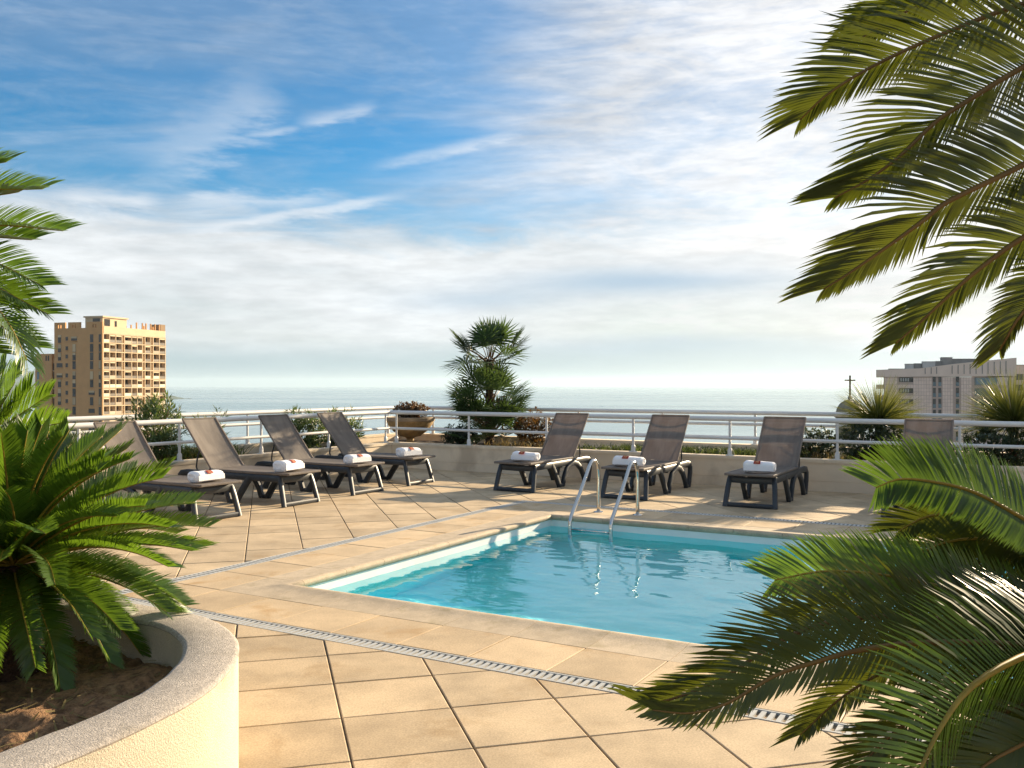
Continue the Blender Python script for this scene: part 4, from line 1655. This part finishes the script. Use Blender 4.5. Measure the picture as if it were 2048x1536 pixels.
def leafy_bush(name, label, cat, loc, rx, ry, h, n, leaf, wid, mat, seed, clusters=0, stems=6, base=0.0, group=None, flat=0.55, zshift=0.0):
    """shrub: stems fanning out, leaves in whorls near the shoot tips spread through the crown"""
    rnd = random.Random(seed)
    root = thing(name, label, cat, loc, 0.0, group)
    m = MB()
    tips = []
    for i in range(stems):
        a = 2 * math.pi * i / stems + rnd.uniform(-.4, .4)
        t = Vector((math.cos(a) * rx * 0.6, math.sin(a) * ry * 0.6, h * rnd.uniform(0.55, 0.85)))
        m.tube([(0, 0, 0), t * 0.5 + Vector((0, 0, h * 0.12)), t], 0.012, 5, taper=[1, .8, .4])
    m.build('stem', 'twig', root, smooth=True)
    m = MB()
    nc = clusters or max(8, n // 12)
    per = max(4, n // nc)
    for c in range(nc):
        while True:
            u = Vector((rnd.uniform(-1, 1), rnd.uniform(-1, 1), rnd.uniform(-1, 1)))
            if 0.18 < u.length < 1:
                break
        bumpy = 1 + 0.35 * mnoise.noise(u.normalized() * 2.3 + Vector((seed, 0, 0)))
        p = Vector((u.x * rx * bumpy, u.y * ry * bumpy, base + (h - base) * 0.5 * (1 + u.z * bumpy)))
        shoot = (Vector((u.x, u.y, u.z * 0.6 + 0.9)) + Vector((rnd.uniform(-.5, .5), rnd.uniform(-.5, .5), 0))).normalized()
        for k in range(per):
            s = rnd.uniform(-leaf * 0.9, leaf * 0.25)
            q = p + shoot * s
            r = Vector((rnd.gauss(0, 1), rnd.gauss(0, 1), rnd.gauss(0, 1)))
            r = (r - shoot * r.dot(shoot)).normalized()
            d = (r + shoot * rnd.uniform(0.1, 1.2) * flat * 1.6).normalized()
            w = d.cross(shoot + r * 0.3)
            if w.length < .05:
                continue
            w = w.normalized() * wid * rnd.uniform(.7, 1.1)
            L = leaf * rnd.uniform(.7, 1.15)
            nrm = d.cross(w).normalized()
            m.add([q, q + d * L * .45 + w + nrm * wid * .3, q + d * L + nrm * -L * .12, q + d * L * .45 - w + nrm * wid * .3, q + d * L * .5], [(0, 1, 4), (0, 4, 3), (1, 2, 4), (4, 2, 3)])
    m.build('foliage', mat, root)
    return root


def spiky_plant(label, loc, r, n, seed, stem, mat='spiky', width=0.010):
    rnd = random.Random(seed)
    root = thing('spiky_yucca', label, 'yucca', loc)
    m = MB()
    m.tube([(0, 0, 0), (0.01, 0, stem * 0.5), (0, 0, stem)], 0.06, 9, taper=[1.2, 1, 0.9])
    m.build('trunk', 'palm_trunk', root, smooth=True)
    m = MB()
    c = Vector((0, 0, stem))
    for i in range(n):
        el = math.asin(rnd.uniform(-0.30, 1.0))
        az = i * 2.399963 + rnd.uniform(-.2, .2)
        d = Vector((math.cos(az) * math.cos(el), math.sin(az) * math.cos(el), math.sin(el)))
        L = r * rnd.uniform(0.78, 1.08)
        s = d.cross(Vector((0, 0, 1)))
        s = (s if s.length > 0.05 else Vector((1, 0, 0))).normalized() * width
        s = s * math.cos(1.0) + d.cross(s) * math.sin(rnd.uniform(-1, 1))
        q = c + d * 0.05
        mid = c + d * L * 0.55
        tip = c + d * L + Vector((0, 0, -1)) * L * 0.16 * (1 - abs(d.z)) * rnd.uniform(0, 1.4)
        m.add([q - s, q + s, mid + s * 0.8, tip, mid - s * 0.8], [(0, 1, 2, 4), (4, 2, 3)])
    m.build('leaf_rosette', mat, root)


def build_planting():
    # oleanders of the left bed
    leafy_bush('oleander_bush', 'tall oleander bush in front of the tan tower at the left railing', 'bush', ab(8.75, -10.88, 0.34), 0.40, 0.45, 1.02, 2600, 0.125, 0.012, 'oleander', 1, group='oleanders in the left bed')
    leafy_bush('oleander_bush', 'small oleander shoot poking over the left railing beside the first lounger', 'bush', ab(9.75, -10.9, 0.34), 0.26, 0.28, 0.80, 500, 0.12, 0.012, 'oleander', 2, group='oleanders in the left bed')
    leafy_bush('oleander_bush', 'oleander bush between the two loungers nearest the terrace corner', 'bush', ab(11.75, -10.88, 0.34), 0.42, 0.42, 0.76, 2200, 0.125, 0.012, 'oleander', 3, group='oleanders in the left bed')
    leafy_bush('oleander_bush', 'oleander bush next to the terrace corner of the left bed', 'bush', ab(12.75, -10.88, 0.34), 0.40, 0.36, 0.72, 1900, 0.125, 0.012, 'oleander', 4, group='oleanders in the left bed')
    leafy_bush('oleander_bush', 'oleander bush at the left end of the bed behind the sago palm', 'bush', ab(7.3, -10.9, 0.34), 0.4, 0.5, 0.7, 900, 0.125, 0.012, 'oleander', 15, group='oleanders in the left bed')

    # right bed
    leafy_bush('nandina_bush', 'reddish green bush between the fan palm and the nearest right lounger', 'bush', ab(14.35, -7.85, 0.34), 0.38, 0.36, 0.68, 3600, 0.055, 0.014, 'red_bush', 5)
    leafy_bush('dark_bush', 'dark bush at the foot of the fan palm on its left', 'bush', ab(14.0, -9.15, 0.34), 0.34, 0.30, 0.44, 2600, 0.06, 0.013, 'box_bush', 6)
    leafy_bush('dark_bush', 'small rounded bush behind the lounger right of the ladder', 'bush', ab(14.15, -2.95, 0.34), 0.40, 0.36, 0.52, 4200, 0.05, 0.012, 'box_bush', 7)
    leafy_bush('dark_bush', 'dense dark shrub below the spiky yucca left of the half hidden lounger', 'bush', ab(13.98, -2.1, 0.34), 0.50, 0.38, 0.64, 6000, 0.05, 0.012, 'box_bush', 8)
    leafy_bush('dark_bush', 'dark shrub below the yucca at the right edge', 'bush', ab(13.98, -0.45, 0.34), 0.64, 0.40, 0.58, 6000, 0.05, 0.012, 'box_bush', 9)
    spiky_plant('spiky grass tree left of the pink building standing behind the railing', ab(14.3, -2.08, 0.34), 0.76, 1100, 41, 0.60, width=0.0058)
    spiky_plant('spiky yellow green yucca at the right edge of the picture', ab(14.3, -0.35, 0.34), 0.82, 1300, 42, 0.62, width=0.0058)

    # low ground cover and grasses: not countable
    def tufts(name, label, spots, n, h, mat, seed):
        rnd = random.Random(seed)
        m = MB()
        for i in range(n):
            a0, a1, b0, b1 = spots[i % len(spots)]
            p = ab(rnd.uniform(a0, a1), rnd.uniform(b0, b1), 0.35)
            hh = h * rnd.uniform(.4, 1.1)
            d = Vector((rnd.gauss(0, .45), rnd.gauss(0, .45), 1)) * hh
            s = Vector((rnd.gauss(0, 1), rnd.gauss(0, 1), 0)).normalized() * 0.007
            m.add([p - s, p + s, p + d * .6 + s * .7, p + d + Vector((d.x, d.y, -hh * .3)) * .5, p + d * .6 - s * .7], [(0, 1, 2, 4), (4, 2, 3)])
        tag(m.build(name, mat), label, 'grass', kind='stuff')
    tufts('ground_cover', 'low green ground cover along the back of the right bed', [(14.0, 15.0, -7.6, 3.0), (14.4, 15.05, -6.4, -3.2)], 3400, 0.15, 'grass', 51)
    tufts('sedge_grass', 'dark sedge grass behind the left parapet', [(7.9, 9.9, -11.2, -10.5), (9.2, 10.1, -11.2, -10.5)], 1800, 0.32, 'grass', 52)
    tufts('dry_grass', 'dry straw coloured grass between the bushes of the beds', [(13.65, 14.5, -8.6, -7.4), (8.2, 9.4, -11.2, -10.5), (13.65, 14.0, -3.0, -1.5)], 520, 0.26, 'dry_grass', 53)


build_planting()


def build_bowl():
    c = ab(14.45, -10.62, 0.33)
    root = thing('planter_bowl', 'wide ochre stone bowl on a short foot at the terrace corner', 'bowl', c)
    m = MB()
    m.lathe([(0.13, 0.0), (0.13, 0.03), (0.075, 0.06), (0.07, 0.11), (0.10, 0.14), (0.20, 0.165), (0.33, 0.26), (0.425, 0.38), (0.458, 0.455), (0.462, 0.50)], 40)
    m.build('bowl', 'pot', root, smooth=True, angle=45)
    m = MB()
    m.lathe([(0.465, 0.455), (0.478, 0.46), (0.480, 0.522), (0.470, 0.532), (0.435, 0.530), (0.425, 0.50), (0.42, 0.46)], 40)
    m.build('bowl_rim', 'pot_rim', root, smooth=True, angle=45)
    m = MB()
    m.lathe([(0.428, 0.49), (0.2, 0.515), (0.0, 0.52)], 24)
    m.build('potting_soil', 'bed_soil', root, smooth=True)
    leafy_bush('jade_plant', 'reddish green succulent growing in the ochre stone bowl', 'succulent', c + Vector((0, 0, 0.50)), 0.34, 0.34, 0.32, 3800, 0.042, 0.015, 'succulent', 61, stems=9)


build_bowl()

# ------------------------------------------------------------------ buildings


def build_tower():
    Z0 = 290.0
    org = Vector(((205 - 1024) / F * Z0, Z0, 0))
    root = thing('apartment_tower', 'tan apartment tower with gridded balconies and notched roof parapet', 'building', (org.x, org.y, -32), math.atan2(-0.29, 0.956))
    g0 = 32.0                                   # local z of world height 0
    LW, LD = 18.7, 30.4
    ST = 2.86
    top = g0 + 17.6                             # underside of the roof band
    m = MB()
    m.box(-LW, -1.4, 0.0, LD, -6, top)
    m.box(-1.4, -0.01, 0.0, 0.6, -6, top)       # end wall of the balcony grid
    m.build('wall', 'tower_wall', root)
    m = MB()
    m.box(-LW, -1.2, 0.05, LD, top, top + 0.9)
    m.build('roof', 'tower_wall', root)
    # notched parapet over the left facade
    pr = empty_root = None
    zt = g0 + 1.5 + (768 - 643) / F * Z0
    zn = g0 + 1.5 + (768 - 655) / F * Z0
    m = MB()
    cx = lambda c: (c - 1005) / 475 * LW
    for c0, c1 in ((530, 640), (668, 788), (848, 1005)):
        mid = (c0 + c1) / 2
        # each merlon keeps two tall slots open
        xs = [cx(c0), cx(mid - 17), cx(mid - 7), cx(mid + 7), cx(mid + 17), cx(c1)]
        for i in (0, 2, 4):
            m.box(xs[i], xs[i + 1], -0.02, 0.5, zn - 0.02, zt)
        for i in (1, 3):
            m.box(xs[i], xs[i + 1], -0.02, 0.5, zt - 0.75, zt)
    m.box(-LW, 0, -0.02, 0.5, top, zn)
    m.build('roof_parapet', 'tower_wall', root)
    m = MB()
    m.box(-0.5, 0.05, 0.5, LD, top, top + 2.2)
    m.build('roof_band', 'tower_light', root)
    # penthouse block
    m = MB()
    m.box(-7.5, -0.8, 1.0, 12.0, top + 0.9, top + 5.0)
    m.box(-7.9, -0.4, 0.6, 12.4, top + 5.0, top + 5.5)
    m.build('penthouse', 'tower_light', root)
    m = MB()
    m.box(-0.82, -0.7, 1.8, 4.2, top + 2.4, top + 4.6)
    m.box(-0.82, -0.7, 6.5, 7.3, top + 2.4, top + 4.2)
    m.box(-4.6, -1.8, 0.94, 1.02, top + 3.6, top + 4.7)
    m.build('penthouse_window', 'glass_dark', root)
    for i, y in enumerate((13.3, 15.9, 18.8, 19.6, 20.6, 22.9, 24.0, 25.1, 27.3)):
        m = MB()
        m.box(-0.45, -0.05, y, y + 0.34, top + 2.2, top + (4.3 if i % 3 else 3.4))
        m.build('roof_post', 'tower_wall', root)
    m = MB()
    m.box(-4, -0.02, 27.9, LD, top + 0.9, top + 4.4)
    m.build('stair_head', 'tower_back', root)
    # balcony grid on the sunny facade
    marks = [1010, 1070, 1130, 1190, 1215, 1285, 1340, 1390, 1415, 1470, 1495, 1555, 1613]
    # screen position to distance along the receding facade
    dx, dy = 0.29, 0.956

    def along(c):
        r = (c / 4.876 - 1024) / F
        return (org.x - r * Z0) / (r * dy - dx)
    ys = [along(c) for c in marks]
    NF = 14
    for y in ys:
        m = MB()
        m.box(-1.4, 0.02, y - 0.13, y + 0.13, -6, top + 0.01)
        m.build('balcony_pier', 'tower_light', root)
    for f in range(NF + 1):
        m = MB()
        z = top - f * ST
        m.box(-1.42, 0.0, 0.6, LD, z - 0.28, z)
        m.build('balcony_slab', 'tower_light', root)
    rnd = random.Random(8)
    cache = {}
    for f in range(NF):
        z = top - (f + 1) * ST
        for i in range(len(ys) - 1):
            w = ys[i + 1] - ys[i] - 0.40
            if w < 1.3:
                continue
            kind = rnd.choice('abb')
            key = (i, kind)
            if key not in cache:
                m = MB()
                if kind == 'a':
                    m.box(-0.14, -0.02, 0, w, 0.04, 0.95)
                else:
                    m.box(-0.12, -0.04, 0, w, 0.86, 0.95)
                    m.box(-0.10, -0.06, 0, w, 0.10, 0.80)
                ra = m.mesh('balustrade', 'tower_rail' if kind == 'a' else 'tower_rail_dark')
                m = MB()
                ww = w * (0.52 if i % 2 else 0.76)
                m.box(-1.40, -1.33, w * 0.14, w * 0.14 + ww, 0.05, 2.35)
                wi = m.mesh('window', 'glass_dark')
                m = MB()
                m.box(-0.30, -0.02, 0.1, w - 0.1, 2.02, 2.46)
                bl = m.mesh('awning', 'shutter')
                cache[key] = (ra, wi, bl)
            ra, wi, bl = cache[key]
            link('balustrade', ra, root, (0, ys[i] + 0.2, z))
            link('window', wi, root, (0, ys[i] + 0.2, z))
            if rnd.random() < 0.3:
                link('awning', bl, root, (0, ys[i] + 0.2, z))
    # back wall of the balconies, coloured darker than the gable so the bays look dark
    m = MB()
    m.box(-1.42, -1.395, 0.6, LD - 0.01, -6, top - 0.01)
    m.build('balcony_back_wall', 'tower_back', root)
    # windows in the shaded gable
    rows = [g0 + 1.5 + (768 - (600 + c / 4.876)) / F * Z0 for c in (372, 466, 548, 634, 735, 812, 905, 988, 1082, 1170, 1258, 1346)]
    for r, zc in enumerate(rows):
        for c, base_w in ((583, 1.5), (655, 0.95), (728, 1.6), (900, 1.6), (980, 0.9)):
            typ = rnd.choice('twt') if c in (583, 728, 900) else ('s' if c == 655 else 'n')
            w, h = {'t': (1.25, 2.55), 'w': (2.3, 1.35), 's': (0.95, 1.25), 'n': (0.85, 2.5)}[typ]
            x = cx(c)
            m = MB()
            m.box(x - w / 2, x + w / 2, -0.05, -0.01, zc - h / 2, zc + h / 2)
            o = m.build('window', 'glass_dark', root)
            m = MB()
            m.box(x - w / 2 - .12, x + w / 2 + .12, -0.22, 0.0, zc - h / 2 - 0.16, zc - h / 2)
            m.build('sill', 'tower_wall', o)
            if rnd.random() < 0.62 and typ != 's':
                k = rnd.choice((0.3, 0.5, 0.55, 0.95)) if typ == 't' else rnd.choice((0.45, 0.95))
                m = MB()
                m.box(x - w / 2 + .06, x + w / 2 - .06, -0.10, -0.055, zc + h / 2 - h * k, zc + h / 2)
                m.build('shutter', 'shutter', o)
    # lower wing at the left
    wing = thing('apartment_wing', 'lower tan wing attached to the left of the apartment tower', 'building', (org.x, org.y, -32), math.atan2(-0.29, 0.956))
    x0 = -LW - 8.4
    m = MB()
    z1 = g0 + 1.5 + (768 - 706) / F * Z0
    m.box(x0, -LW - 1.8, 0.8, 16, -6, z1)
    m.box(-LW - 1.8, -LW - 0.01, 1.4, 16, -6, z1 - 1.7)
    m.build('wall', 'tower_wall', wing)
    for f in range(12):
        zc = z1 - 4.2 - f * ST
        for (xx, w, h) in ((x0 + 1.2, 0.9, 2.4), (-LW - 1.0, 1.4, 2.3)):
            m = MB()
            yy = 0.8 if xx < -LW - 1.8 else 1.4
            m.box(xx - w / 2, xx + w / 2, yy - 0.05, yy - 0.01, zc - h / 2, zc + h / 2)
            o = m.build('window', 'glass_dark' if xx > x0 + 3 else 'blue_glass', wing)
            m = MB()
            m.box(xx - w / 2 - .1, xx + w / 2 + .1, yy - 0.25, yy, zc - h / 2 - 0.2, zc - h / 2)
            m.build('sill', 'tower_light', o)
    m = MB()
    for q in (0, 0.9):
        m.box(x0 + 4.2 + q, x0 + 4.7 + q, 0.74, 0.79, z1 - 2.3, z1 - 0.6)
    m.build('parapet_slot', 'glass_dark', wing)


def build_pink_block():
    Z0 = 250.0
    k = Z0 / F
    X = lambda c: ((1640 + c / 5.02) - 1024) * k
    Zc = lambda c: 1.5 + (768 - (680 + c / 5.02)) * k
    g = -30.0
    root = thing('pink_block', 'pale pink tiled apartment block with sloping roof line beyond the right railing', 'building', (X(1300), Z0, g))
    ox = X(1300)
    x = lambda c: X(c) - ox
    z = lambda c: Zc(c) - g
    ledge = z(372)
    m = MB()
    m.prism([(x(645), 0), (x(1966), 0), (x(1966) + 6.4, 16), (x(645) + 6.4, 16)], -6, ledge)
    m.build('wall', 'pink_joint', root)
    m = MB()
    prof = [(x(558), z(372)), (x(1966), z(362)), (x(1966), z(178)), (x(1700), z(203)), (x(1340), z(240)), (x(1000), z(285)), (x(558), z(300))]
    n = len(prof)
    vs = [(p[0], -0.35, p[1]) for p in prof] + [(p[0] + 6.5, 16, p[1]) for p in prof]
    fs = [tuple(range(n)), tuple(range(2 * n - 1, n - 1, -1))] + [((i + 1) % n, i, n + i, n + (i + 1) % n) for i in range(n)]
    m.add(vs, fs)
    m.build('roof_fascia', 'pink_wall', root)
    for c in (1050, 1110, 1165, 1320, 1380, 1440, 1500, 1560, 1622, 1680, 1742, 1803, 1860):
        t = (c - 1000) / 960
        m = MB()
        m.box(x(c) - 0.09, x(c) + 0.09, -0.43, -0.34, z(340), z(285 - 85 * t))
        m.build('fascia_joint', 'roof_grey', root)
    # cladding panels: proud of the wall, joints between them
    pw, ph = 0.72, (z(370) - z(480)) / 3
    me = {}
    mm = MB()
    mm.box(0.0, pw - 0.09, -0.05, -0.002, 0.0, ph - 0.09)
    panel = mm.mesh('cladding_panel', 'pink_tile')
    wins = []
    for (c, w) in ((1148, 30), (1203, 30), (1380, 32)):
        for r in range(7):
            wins.append((c - w / 2, c + w / 2, 370 + r * 110, 462 + r * 110))
    wins.append((795, 935, 375, 423))
    for r in range(1, 7):
        wins.append((795, 935, 375 + r * 110, 423 + r * 110))
    for r in range(7):
        wins.append((1550, 1900, 372 + r * 110, 455 + r * 110))
    rects = [(x(a) - .05, x(b) + .05, z(d) - .05, z(c) + .05) for a, b, c, d in wins]
    panels = []
    xx = x(645)
    while xx < x(1966) - pw:
        zz = ledge - ph
        while zz > 5:
            if not any(xx + pw > r[0] and xx < r[1] and zz + ph > r[2] and zz < r[3] for r in rects):
                panels.append((xx, zz))
            zz -= ph
        xx += pw
    panels.sort(key=lambda p: -p[1])
    rest = MB()
    for i, (px_, pz_) in enumerate(panels):
        if i < 290:
            link('cladding_panel', panel, root, (px_, 0, pz_))
        else:
            rest.box(px_, px_ + pw - 0.09, -0.05, -0.002, pz_, pz_ + ph - 0.09)
    tag(rest.build('lower_cladding', 'pink_tile', root), kind='stuff')
    for i, (a, b, c, d) in enumerate(wins):
        w = b - a
        m = MB()
        m.box(x(a), x(b), -0.03, -0.005, z(d), z(c))
        o = m.build('window', 'glass_dark' if w < 200 else 'roof_grey', root)
        if w < 60:
            m = MB()
            m.box(x(a), x(b), -0.08, -0.035, z(d), z(d) + (z(c) - z(d)) * 0.42)
            m.build('pane', 'blue_glass', o)
        elif w < 200:
            for q in range(4):
                m = MB()
                m.box(x(a + 12 + q * 24), x(a + 24 + q * 24), -0.09, -0.035, z(d) + 0.2, z(c) - 0.2)
                m.build('mullion', 'roof_light', o)
        else:
            m = MB()
            m.box(x(a) + 0.3, x(a) + 6.0, -0.08, -0.035, z(d) + 0.2, z(c) - 0.3)
            m.box(x(a) + 9.2, x(b) - 2.2, -0.08, -0.035, z(d) + 0.2, z(c) - 0.3)
            m.build('pane', 'blue_glass', o)
            m = MB()
            m.box(x(a) + 6.2, x(a) + 9.0, -0.10, -0.035, z(d), z(c))
            m.build('wall_pier', 'pink_wall', o)
    # open loggia at the left end
    for r in range(7):
        m = MB()
        m.prism([(x(560) + .2, 0.4), (x(645), 0.4), (x(645) + 4.6, 12), (x(560) + 4.9, 12)], z(480 + r * 110) - 0.3, z(440 + r * 110) - 0.2)
        m.build('balcony_slab', 'pink_wall', root)
    m = MB()
    m.prism([(x(640) + 2.4, 6), (x(645) + 2.4, 6), (x(645) + 4.8, 12), (x(640) + 4.8, 12)], -6, ledge)
    m.build('loggia_wall', 'pink_wall', root)
    # roof plant
    for (a, b, c, d, y0, mat) in ((690, 860, 290, 300, 3, 'roof_grey'), (858, 945, 240, 292, 3, 'roof_light'), (950, 1030, 236, 288, 4, 'roof_grey'), (1035, 1165, 216, 280, 3.5, 'roof_light'),
                                  (1165, 1240, 212, 262, 5, 'roof_grey'), (1232, 1342, 172, 250, 5, 'roof_grey'), (1342, 1725, 186, 238, 6, 'roof_grey')):
        m = MB()
        e = lambda t: t * 0.4
        m.prism([(x(a) + e(y0), y0), (x(b) + e(y0), y0), (x(b) + e(y0 + 6), y0 + 6), (x(a) + e(y0 + 6), y0 + 6)], z(310), z(c))
        m.prism([(x(a) + e(y0) - .1, y0 - .1), (x(b) + e(y0) + .1, y0 - .1), (x(b) + e(y0 + 6) + .1, y0 + 6), (x(a) + e(y0 + 6) - .1, y0 + 6)], z(c), z(c) + 0.14)
        m.build('roof_plant', mat, root)
    side = thing('pink_block', 'neighbouring pink block at the right edge behind the first one', 'building', (X(2040), Z0 + 6, g))
    m = MB()
    m.box(X(1968) - X(2040), X(2600) - X(2040), 0, 18, -6, Zc(248) - g)
    m.build('wall', 'pink_wall', side)
    m = MB()
    m.box(X(1968) - X(2040) - .1, X(2600) - X(2040) + .1, -.15, 18.1, Zc(248) - g, Zc(243) - g)
    m.build('roof_edge', 'roof_light', side)
    for r in range(5):
        for c in (2120, 2260, 2400):
            m = MB()
            m.box(X(c) - X(2040) - 1.2, X(c) - X(2040) + 1.2, -0.06, -0.01, Zc(400 + r * 110) - g, Zc(340 + r * 110) - g)
            m.build('window', 'glass_dark', side)


def build_dome():
    Z0 = 140.0
    k = Z0 / F
    c = at(1700, 768, Z0)
    g = -28.0
    root = thing('church_dome', 'grey church cupola with cross on top behind the spiky plant', 'church', (c.x, Z0, g))
    zd = lambda y: 1.5 + (768 - y) * k - g
    m = MB()
    m.lathe([(2.1, -3), (2.1, zd(835)), (2.3, zd(834)), (2.3, zd(829)), (2.0, zd(828))], 28)
    m.build('drum', 'dome_stone', root, smooth=True, angle=40)
    m = MB()
    zb, zt = zd(829), zd(800)
    m.lathe([(2.05 * math.cos(math.pi / 2 * i / 12) + 0.02, zb + (zt - zb) * math.sin(math.pi / 2 * i / 12)) for i in range(13) for t in (1,)], 28)
    m.build('dome', 'dome_stone', root, smooth=True)
    for i in range(10):
        a = 2 * math.pi * i / 10
        m = MB()
        m.tube([(2.07 * math.cos(math.pi / 2 * j / 8) * math.cos(a), 2.07 * math.cos(math.pi / 2 * j / 8) * math.sin(a), zb + (zt - zb) * math.sin(math.pi / 2 * j / 8)) for j in range(9)], 0.08, 6)
        m.build('dome_rib', 'dome_stone', root, smooth=True)
    m = MB()
    m.lathe([(0.32, zt - 0.1), (0.30, zt + 0.5), (0.12, zt + 0.7)], 12)
    m.build('finial', 'dome_stone', root, smooth=True)
    cr = MB()
    cr.sweep([(0, 0, zt + 0.6), (0, 0, zd(751))], 0.13, 0.10, (1, 0, 0), 8, True, 0.6)
    cr.sweep([(-0.80, 0, zd(760.5)), (0.80, 0, zd(760.5))], 0.11, 0.10, (0, 0, 1), 8, True, 0.6)
    cr.build('cross', 'bronze', root, smooth=True, angle=40)


build_tower()
build_pink_block()
build_dome()


# ------------------------------------------------------------------ air
def build_haze():
    m = bpy.data.materials.new('haze')
    m.use_nodes = True
    g = NT(m.node_tree)
    out = g.node('ShaderNodeOutputMaterial')
    v = g.node('ShaderNodeVolumePrincipled')
    v.inputs['Color'].default_value = (0.62, 0.80, 0.95, 1)
    v.inputs['Density'].default_value = 5.5e-5
    v.inputs['Anisotropy'].default_value = 0.2
    g.t.links.new(v.outputs[0], out.inputs['Volume'])
    MATS['haze'] = m
    b = MB()
    b.box(-27000, 27000, -27000, 27000, SEA_Z - 8, 150)
    tag(b.build('haze', 'haze'), 'thin pale sea haze', 'haze', kind='stuff')


build_haze()
